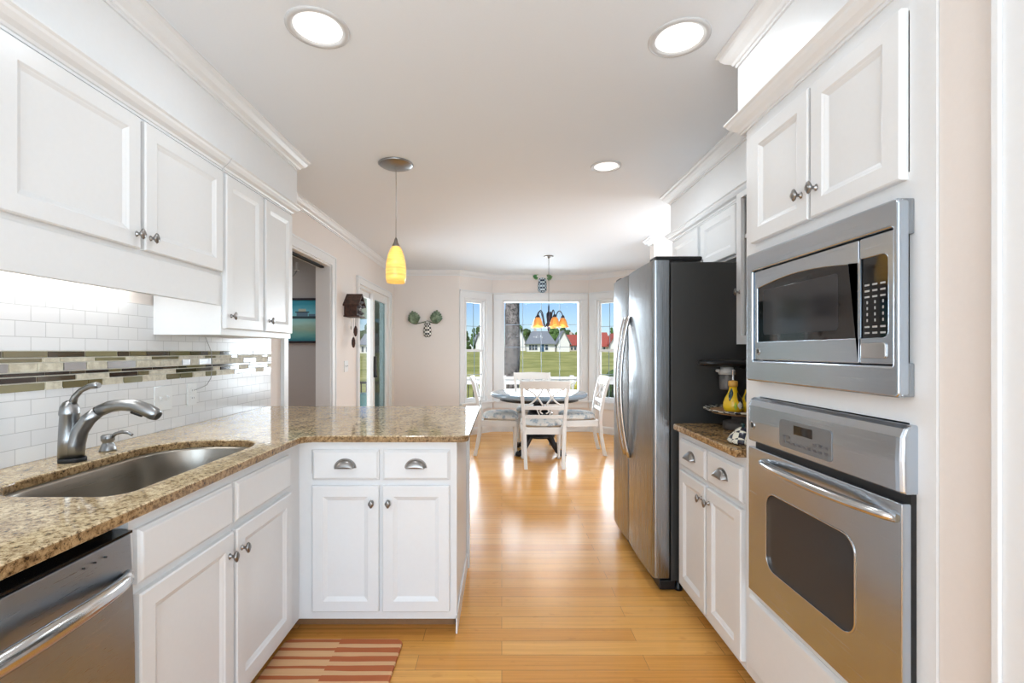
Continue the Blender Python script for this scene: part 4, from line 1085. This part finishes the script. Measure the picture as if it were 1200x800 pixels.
# cuckoo clock
t = thing('cuckoo_clock', 'brown carved wooden cuckoo clock with hanging pine cone weights on the beige wall', 'clock', (WL, 4.86, 1.65))
wood = spotted('dark_brown_wood', (.035, .014, .008), (.085, .035, .022), 30, .5)
def prism_y(b, pts, y0, y1): return b.loft([[(x, y, z) for x, z in pts] for y in (y0, y1)])
b = MB(); prism_y(b, [(WL, 1.655), (WL+.13, 1.655), (WL+.13, 1.79), (WL+.0, 1.79)], 4.775, 4.945); b.build('case', wood, t, bevel=.003)
b = MB()   # gabled roof, ridge along the wall normal
for s in (-1, 1):
    b.loft([[(x, 4.86+s*d, z) for d, z in ((0, 1.885), (.125, 1.765), (.125, 1.75), (0, 1.868))] for x in (WL, WL+.165)])
b.build('roof', wood, t)
MB().box((WL, 4.755, 1.64), (WL+.16, 4.965, 1.655)).build('base_board', wood, t, bevel=.003)
b = MB(); b.lathe([(.045, WL+.13), (.045, WL+.138), (.038, WL+.14), (0, WL+.14)], (0, 4.86, 1.735), 28, axis='x'); dial = b.build('dial', mat('clock_dial', (.20, .17, .15), .5), t)
MB().box((WL+.141, 4.857, 1.735), (WL+.144, 4.863, 1.77)).box((WL+.141, 4.86, 1.732), (WL+.144, 4.885, 1.738)).build('hands', M['plate'], dial)
b = MB()
for a, r_ in ((.3, .06), (1.2, .065), (2.0, .06), (2.9, .055), (4.0, .06), (5.2, .06)):
    b.lathe([(0, -.02), (.02, -.008), (.024, .004), (.012, .014), (0, .018)], (WL+.15, 4.86+r_*math.cos(a), 1.735+r_*math.sin(a)), 10)
b.build('carved_leaves', mat('carved_grey_brown', (.12, .115, .125), .6), t)
for y, z in ((4.90, 1.50), (4.83, 1.38)):
    MB().tube([(WL+.08, y, 1.64), (WL+.08, y, z+.05)], .0018, 6).build('chain', M['knob'], t)
    b = MB(); b.lathe([(0, z-.06), (.012, z-.05), (.020, z-.015), (.019, z+.02), (.010, z+.045), (.003, z+.055)], (WL+.08, y, 0), 14); b.build('pine_cone_weight', wood, t)
b = MB(); b.tube([(WL+.045, 4.86, 1.64), (WL+.045, 4.862, 1.55)], .0016, 6); b.lathe([(0, -.004), (.022, 0), (0, .004)], (WL+.045, 4.862, 1.53), 16, axis='x'); b.build('pendulum', mat('pendulum_pale', (.5, .45, .38), .5), t)
wall_plate(L_(WL), 4.83, 1.13, .115, .115, 'light_switch', 'white switch plate on the beige wall below the cuckoo clock', 'light switch', 'switch')

# framed beach painting in the next room
Yp = 5.0
def painting_mat():
    m = mat('beach_painting', (.2, .6, .65), .5); n = N(m); v = n.coord(which='Generated'); sp = n.new('ShaderNodeSeparateXYZ'); n.link(v, sp.inputs[0])
    ns = n.noise(n.coord((4, 1, 14)), 1, 4)
    add = n.new('ShaderNodeMath', operation='MULTIPLY_ADD'); n.link(ns.outputs[0], add.inputs[0]); add.inputs[1].default_value = .22; n.link(sp.outputs[2], add.inputs[2])
    c = n.ramp(add.outputs[0], [(.12, (.03, .22, .27)), (.28, (.16, .42, .40)), (.40, (.30, .45, .36)), (.55, (.35, .62, .60)), (.70, (.22, .58, .64)), (.80, (.16, .55, .70)), (1.0, (.03, .32, .46))])
    n.base(c); return m
t = thing('framed_painting', 'teal beach painting in a dark frame on the grey wall of the next room', 'painting', (-2.40, Yp, 1.65))
x0, x1, z0, z1 = -2.62, -1.95, 1.375, 1.855
fq = F_(Yp)
b = MB(fq)
for a, c in (((x0, 0, z0), (x1, .025, z0+.022)), ((x0, 0, z1-.022), (x1, .025, z1)), ((x0, 0, z0+.022), (x0+.022, .025, z1-.022)), ((x1-.022, 0, z0+.022), (x1, .025, z1-.022))): b.box(a, c)
b.build('frame', M['bronze'], t, bevel=.002)
MB(fq).box((x0+.02, .002, z0+.02), (x1-.02, .012, z1-.02)).build('canvas', painting_mat(), t)
b = MB(fq); hx = -2.13
b.box((hx-.07, .012, 1.66), (hx+.05, .0135, 1.70), 0); b.box((hx-.085, .0135, 1.70), (hx+.065, .0145, 1.712), 1); b.box((hx-.05, .012, 1.712), (hx+.03, .0135, 1.74), 2); b.box((hx-.14, .012, 1.635), (hx+.15, .013, 1.662), 1); b.box((hx+.06, .012, 1.655), (hx+.13, .0128, 1.685), 0)
b.build('painted_huts', [mat('hut_blue', (.10, .20, .30), .6), mat('hut_dark', (.025, .06, .08), .6), mat('hut_pale', (.45, .52, .45), .6)], t)

# candle chandelier glimpsed through the doorway
qx, qy = -2.22, 4.45
t = thing('candle_chandelier', 'thin metal chandelier arms glimpsed through the doorway above the painting', 'chandelier', (qx, qy, ZC))
MB().lathe([(.05, ZC), (.05, ZC-.01), (.01, ZC-.02), (0, ZC-.021)], (qx, qy, 0), 20).build('canopy', M['nickel'], t)
MB().tube([(qx, qy, ZC-.02), (qx, qy, 1.98)], .004, 8).build('stem', M['nickel'], t)
MB().lathe([(0, 1.96), (.03, 1.98), (.035, 2.02), (.02, 2.06), (.008, 2.09)], (qx, qy, 0), 18).build('hub', M['nickel'], t)
for k in range(6):
    a = k*PI/3+.3; dx, dy = math.cos(a), math.sin(a)
    b = MB(); b.tube([(qx+dx*r_, qy+dy*r_, z) for r_, z in ((.02, 2.02), (.08, 1.98), (.15, 1.985), (.21, 2.02), (.24, 2.07))], .006, 8); ar = b.build('arm', M['nickel'], t)
    MB().lathe([(.022, 2.07), (.024, 2.075), (.010, 2.08), (.010, 2.15), (0, 2.155)], (qx+dx*.24, qy+dy*.24, 0), 14).build('candle', M['plate'], ar)

# ------------------------------------------------------------------ outdoors
# lawn rising gently to the houses; it drops below the deck near the house
b = MB(); rows = []
for y, z in ((-30, -.75), (7.6, -.75), (14, -.75), (22, -.62), (40, -.25), (70, .45), (105, 1.12), (130, 1.5), (230, 2.2)):
    rows.append([(x, y, z+(.15*math.sin(x*.05+y*.03) if y > 20 and y < 100 else 0)) for x in range(-160, 161, 20)])
b.loft(rows, 0, True, False, False, False)
tag(b.build('lawn', M['lawn']), 'sunlit grass lawn stretching from the deck to the far houses', 'lawn', kind='stuff')
struct(MB().box((-6, 8.1, -.30), (6.5, 10.6, -.15)).box((-6, 4.2, -.30), (-1.76, 8.1, -.15)).build('deck_floor', paint('deck_boards', (.30, .36, .36), .6)))
M['deckwhite'] = paint('white_deck_paint', (.58, .58, .58), .5)
def railing(p, q, label, white, top=.72, name='deck_railing'):
    P, Q = Vector((*p, 0)), Vector((*q, 0)); d = Q-P; Ln = d.length; d.normalize(); nrm = Vector((-d.y, d.x, 0))
    fm = lambda u, w_, z: tuple(P+d*u+nrm*w_+Vector((0, 0, z)))
    t = thing(name, label, 'railing', ((p[0]+q[0])/2, (p[1]+q[1])/2, -.15))
    mw = M['deckwhite'] if white else M['black']
    b = MB(fm); b.box((0, -.06 if white else -.025, top-.05), (Ln, .06 if white else .025, top), 0)
    if white: b.box((0, -.02, top-.17), (Ln, .02, top-.05), 0)
    b.build('top_rail', mw, t)
    MB(fm).box((0, -.02, -.05), (Ln, .02, .0)).build('bottom_rail', mw, t)
    for k in range(int(Ln/1.5)+1):
        u = min(Ln-.05, .05+k*1.5); MB(fm).box((u-.045, -.045, -.15), (u+.045, .045, top+.03)).build('post', mw, t)
    b = MB(fm)
    for k in range(int(Ln/.11)): u = .1+k*.11; b.box((u-.009, -.009, 0), (u+.009, .009, top-.05))
    b.build('balusters', M['black'], t)
railing((-1.5, 10.3), (4.2, 10.3), 'white deck railing with black balusters outside the bay windows', True)
railing((-5.4, 9.9), (-1.9, 9.9), 'black metal deck railing seen through the sliding glass door', False, top=.64)
t = thing('teal_block', 'added teal bench box on the deck behind the sliding glass door', 'block', (-3.6, 9.4, -.15))  # added solid, stands in for a teal reflection in the door glass
mt = paint('teal_tone', (.12, .33, .34), .5)
MB().box((-5.0, 9.2, -.13), (-2.4, 9.6, .38)).build('box', mt, t); MB().box((-5.05, 9.16, .38), (-2.35, 9.64, .43)).build('lid', mt, t, bevel=.005); MB().box((-4.95, 9.22, -.15), (-2.45, 9.58, -.13)).build('base', mt, t)
# porch roof over the slider
gp = paint('green_porch_paint', (.36, .44, .38), .6)
struct(MB().box((-5.6, 4.2, 2.36), (-1.76, 10.2, 2.44)).box((-5.6, 9.9, 1.98), (-1.76, 10.1, 2.36)).build('porch_ceiling', gp))
t = thing('porch_post', 'green grey porch post at the outer corner beyond the sliding door', 'post', (-4.9, 10.0, -.15))
MB().box((-4.97, 9.93, -.15), (-4.83, 10.07, 1.98)).build('shaft', gp, t); MB().box((-5.0, 9.915, 1.86), (-4.8, 10.085, 1.975)).build('capital', gp, t); MB().box((-5.0, 9.9, -.15), (-4.8, 10.1, .0)).build('plinth', gp, t)
# planters on the railing
for x, lab in ((1.05, 'yellow-green potted plant against the railing, behind the far dining chair'), (1.55, 'yellow-green potted plant against the railing, right of the far dining chair')):
    t = thing('potted_plant', lab, 'plant', (x, 9.95, -.15))
    MB().lathe([(.14, -.15), (.19, .30), (.21, .32), (.21, .36), (.18, .36), (.17, .33), (0, .33)], (x, 9.95, 0), 20).build('pot', mat('planter_cream', (.70, .68, .60), .6), t)
    b = MB(); rs = random.Random(int(x*100))
    for k in range(170):
        a, r_ = rs.random()*2*PI, .28*math.sqrt(rs.random()); z = .36+.34*rs.random()*(1-.4*r_/.28); c_ = (x+r_*math.cos(a), 9.95+.7*r_*math.sin(a), z)
        v1 = Vector((rs.uniform(-1, 1), rs.uniform(-1, 1), rs.uniform(-.2, 1))).normalized()*.05; v2 = Vector((rs.uniform(-1, 1), rs.uniform(-1, 1), rs.uniform(-.5, .5))).normalized()*.022
        b.add([tuple(Vector(c_)-v2), tuple(Vector(c_)+v1*.5+v2*.6), tuple(Vector(c_)+v1*1.3), tuple(Vector(c_)-v1*.2-v2*.2+v1*.4)], [(0, 1, 2, 3)])
    for k in range(12):
        a = rs.random()*2*PI; b.tube([(x, 9.95, .32), (x+.1*math.cos(a), 9.95+.08*math.sin(a), .5), (x+.22*math.cos(a), 9.95+.15*math.sin(a), .62)], .006, 5)
    b.build('foliage', M['flower'], t)

# big pine trunk beside the deck
t = thing('pine_tree', 'thick grey pine trunk standing just outside the center bay window', 'tree', (.24, 11.2, -.75))
b = MB(); rings = []; rs = random.Random(3)
for i in range(34):
    z = -.76+i*.20; r_ = .205-.003*i; ox = .215+.003*i+.012*math.sin(i*.7)
    rings.append([(ox+(r_+.014*math.sin(7*a+i*.9)+.008*rs.random())*math.cos(a), 11.2+(r_+.014*math.sin(5*a+i))*math.sin(a), z) for a in [2*PI*j/30 for j in range(30)]])
b.loft(rings, smooth=True); b.build('trunk', M['bark'], t)
b = MB()
for z, a in ((4.6, .4), (5.1, 2.6), (5.6, 4.2)): b.tube([(.55, 11.2, z), (.55+.8*math.cos(a), 11.2+.8*math.sin(a), z+.3), (.55+1.6*math.cos(a), 11.2+1.6*math.sin(a), z+.35)], [.06, .045, .02], 8)
b.build('branches', M['bark'], t)

def tree(x, y, z, h, wd, label, m='leaf', shape='round', seed=0):
    t = thing('tree' if h > 2.5 else 'bush', label, 'tree' if h > 2.5 else 'bush', (x, y, z)); rs = random.Random(seed)
    MB().tube([(x, y, z-.2), (x+.03*h, y, z+h*.35), (x, y, z+h*.7)], [h*.035, h*.028, h*.012], 8).build('trunk' if h > 2.5 else 'stem', M['bark'], t)
    b = MB(); n_ = 26
    for k in range(n_):
        q = rs.random()
        if shape == 'cone': zz = z+h*(.12+.84*q); rad = wd*.5*(1.05-q); rr_ = h*.10*(1.15-q*.7)
        else: zz = z+h*(.30+.58*q); rad = wd*.5*math.sin(PI*(.18+.72*q)); rr_ = h*.15
        a = rs.random()*2*PI; d = rad*math.sqrt(rs.random())*.8; c_ = (x+d*math.cos(a), y+d*math.sin(a), zz)
        n1, n2 = 7, 11; rings = []
        for i in range(n1):
            th = PI*(i+.3)/(n1-.4); rings.append([(c_[0]+rr_*math.sin(th)*math.cos(p)*(1+.35*(rs.random()-.5)), c_[1]+rr_*math.sin(th)*math.sin(p)*(1+.35*(rs.random()-.5)), c_[2]+rr_*math.cos(th)*(1+.3*(rs.random()-.5))) for p in [2*PI*j/n2 for j in range(n2)]])
        b.loft(rings)
    b.build('foliage', M[m], t)

def gz(Y): return .45+(Y-70)*.67/35 if Y < 105 else 1.12+(Y-105)*.38/25
WALLM = paint('white_siding', (.84, .84, .82), .7); GREYR = paint('grey_shingles', (.25, .275, .30), .8); REDR = paint('red_shingles', (.42, .095, .07), .8); TAN = paint('tan_siding', (.62, .58, .50), .7)
DARKW = mat('house_window_dark', (.04, .06, .09), .1)
def house(px0, px1, Y, wall_h, roof_h, label, wm, rm, gables=(), wins=(), door=None, roof_in=.0):
    """side-on house spanning photo-independent width; ridge parallel to the front"""
    x0, x1 = xpx(px0, Y), xpx(px1, Y); g = gz(Y)-.1; D = 8
    t = thing('house', label, 'house', ((x0+x1)/2, Y, g))
    MB().box((x0+.3, Y, g), (x1-.3, Y+D, g+wall_h)).build('walls', wm, t)
    b = MB(); hz = g+wall_h
    b.loft([[(x, Y-.5, hz-.15), (x, Y-.5, hz), (x+k*roof_in, Y+D/2, hz+roof_h), (x, Y+D+.5, hz), (x, Y+D+.5, hz-.15)] for x, k in ((x0, 1), (x1, -1))]); b.build('roof', rm, t)
    for (p0, p1, gh, gr) in gables:       # gabled wings facing the lawn
        a0, a1 = xpx(p0, Y), xpx(p1, Y); am = (a0+a1)/2
        w_ = MB(); w_.loft([[(a0, y, g), (a1, y, g), (a1, y, g+gh), (am, y, g+gr), (a0, y, g+gh)] for y in (Y-2, Y+3)]); wg = w_.build('gable_wing', WALLM, t)
        r_ = MB()
        for s, e in ((a0, -1), (a1, 1)):
            r_.loft([[(s+e*.35, y, g+gh-.35), (am, y, g+gr+.02), (am, y, g+gr+.25), (s+e*.35, y, g+gh-.12)] for y in (Y-2.4, Y+3)])
        r_.build('gable_roof', rm, wg)
    for (p0, p1, z0, z1) in wins:
        fz = MB(); fz.box((xpx(p0, Y)-.08, Y-.07, g+z0-.08), (xpx(p1, Y)+.08, Y, g+z1+.08)); f = fz.build('window', M['deckwhite'], t)
        MB().box((xpx(p0, Y), Y-.10, g+z0), (xpx(p1, Y), Y-.07, g+z1)).build('pane', DARKW, f)
    for (p0, p1) in ([door] if door else []):
        MB().box((xpx(p0, Y), Y-.1, g), (xpx(p1, Y), Y, g+2.0)).build('door', mat('blue_door', (.05, .12, .22), .4), t)
    b = MB(); cxh = x0+(x1-x0)*.35; b.box((cxh-.3, Y+D/2+.5, hz+roof_h*.7), (cxh+.3, Y+D/2+1.1, hz+roof_h+.7)); b.build('chimney', TAN, t)
house(616.5, 652, 105, 1.9, 3.0, 'large white house with grey roof across the lawn, right of the pine trunk', WALLM, GREYR, gables=[(652, 666, 1.9, 4.6)], wins=[(620, 622.5, .5, 1.6), (623.5, 626, .5, 1.6), (627, 629.5, .5, 1.6), (639, 642, .5, 1.6)], door=(633, 637.5), roof_in=1.6)
house(598, 612, 118, 1.9, 1.8, 'small white gabled house just right of the pine trunk', WALLM, GREYR, gables=[(604, 615, 2.2, 5.2)], wins=[(600, 602, .5, 1.5)])
house(664, 688, 112, 1.6, 2.6, 'low house with red roof at the right of the center bay window', TAN, REDR, wins=[(669, 671, .4, 1.3), (673, 675, .4, 1.3), (677, 679, .4, 1.3)])
house(698, 716, 100, 1.4, 3.1, 'red-roofed house seen through the right bay window', TAN, REDR, gables=[(713, 724, 2.0, 3.9)], wins=[(703, 705, .3, 1.2), (707, 709, .3, 1.2)])
house(556, 570, 115, 1.7, 2.6, 'pale house among trees seen through the left bay window', WALLM, GREYR, gables=[(558, 564, 2.0, 4.3)], wins=[(565.5, 567, .4, 1.3)])
for k, (p, Y, wp, hp, lab, sh) in enumerate((
        (607, 128, 22, 30, 'leafy tree directly behind the small gabled house', 'round'), (616, 135, 18, 25, 'leafy tree between the gabled house and the large grey roof', 'round'),
        (648, 130, 20, 28, 'round green tree behind the large house ridge, left of a second round tree', 'round'), (663, 130, 22, 27, 'round green tree behind the white gable wing', 'round'),
        (679, 135, 14, 22, 'green tree behind the low red-roofed house', 'round'), (547, 120, 10, 24, 'dark narrow tree at the left edge of the left bay window', 'cone'),
        (555, 125, 13, 27, 'green tree left of the pale house', 'cone'), (565, 128, 13, 30, 'tall green tree behind the pale house', 'round'),
        (717, 105, 9, 30, 'dark tree beside the red-roofed house in the right bay window', 'cone'), (438, 112, 34, 34, 'leafy tree seen through the sliding glass door', 'round'), (422, 116, 26, 26, 'smaller tree at the left of the sliding glass door view', 'round'))):
    tree(xpx(p, Y), Y, gz(Y)-.1, hp*Y/545, wp*Y/545, lab, 'leaf' if k % 2 == 0 else 'leaf_b', sh, k+1)
house(420, 436, 88, 1.8, 2.2, 'white house with grey roof seen through the sliding glass door', WALLM, GREYR, wins=[(424, 426, .4, 1.4), (429, 431, .4, 1.4)])
for k, (x, y, h, lab) in enumerate(((2.75, 11.0, 1.55, 'dark green bush behind the railing in the right bay window'), (3.25, 11.3, 1.35, 'dark bush beside the refrigerator in the right bay window view'))):
    tree(x, y, -.75, h, .8, lab, 'leaf_b', 'round', 40+k)
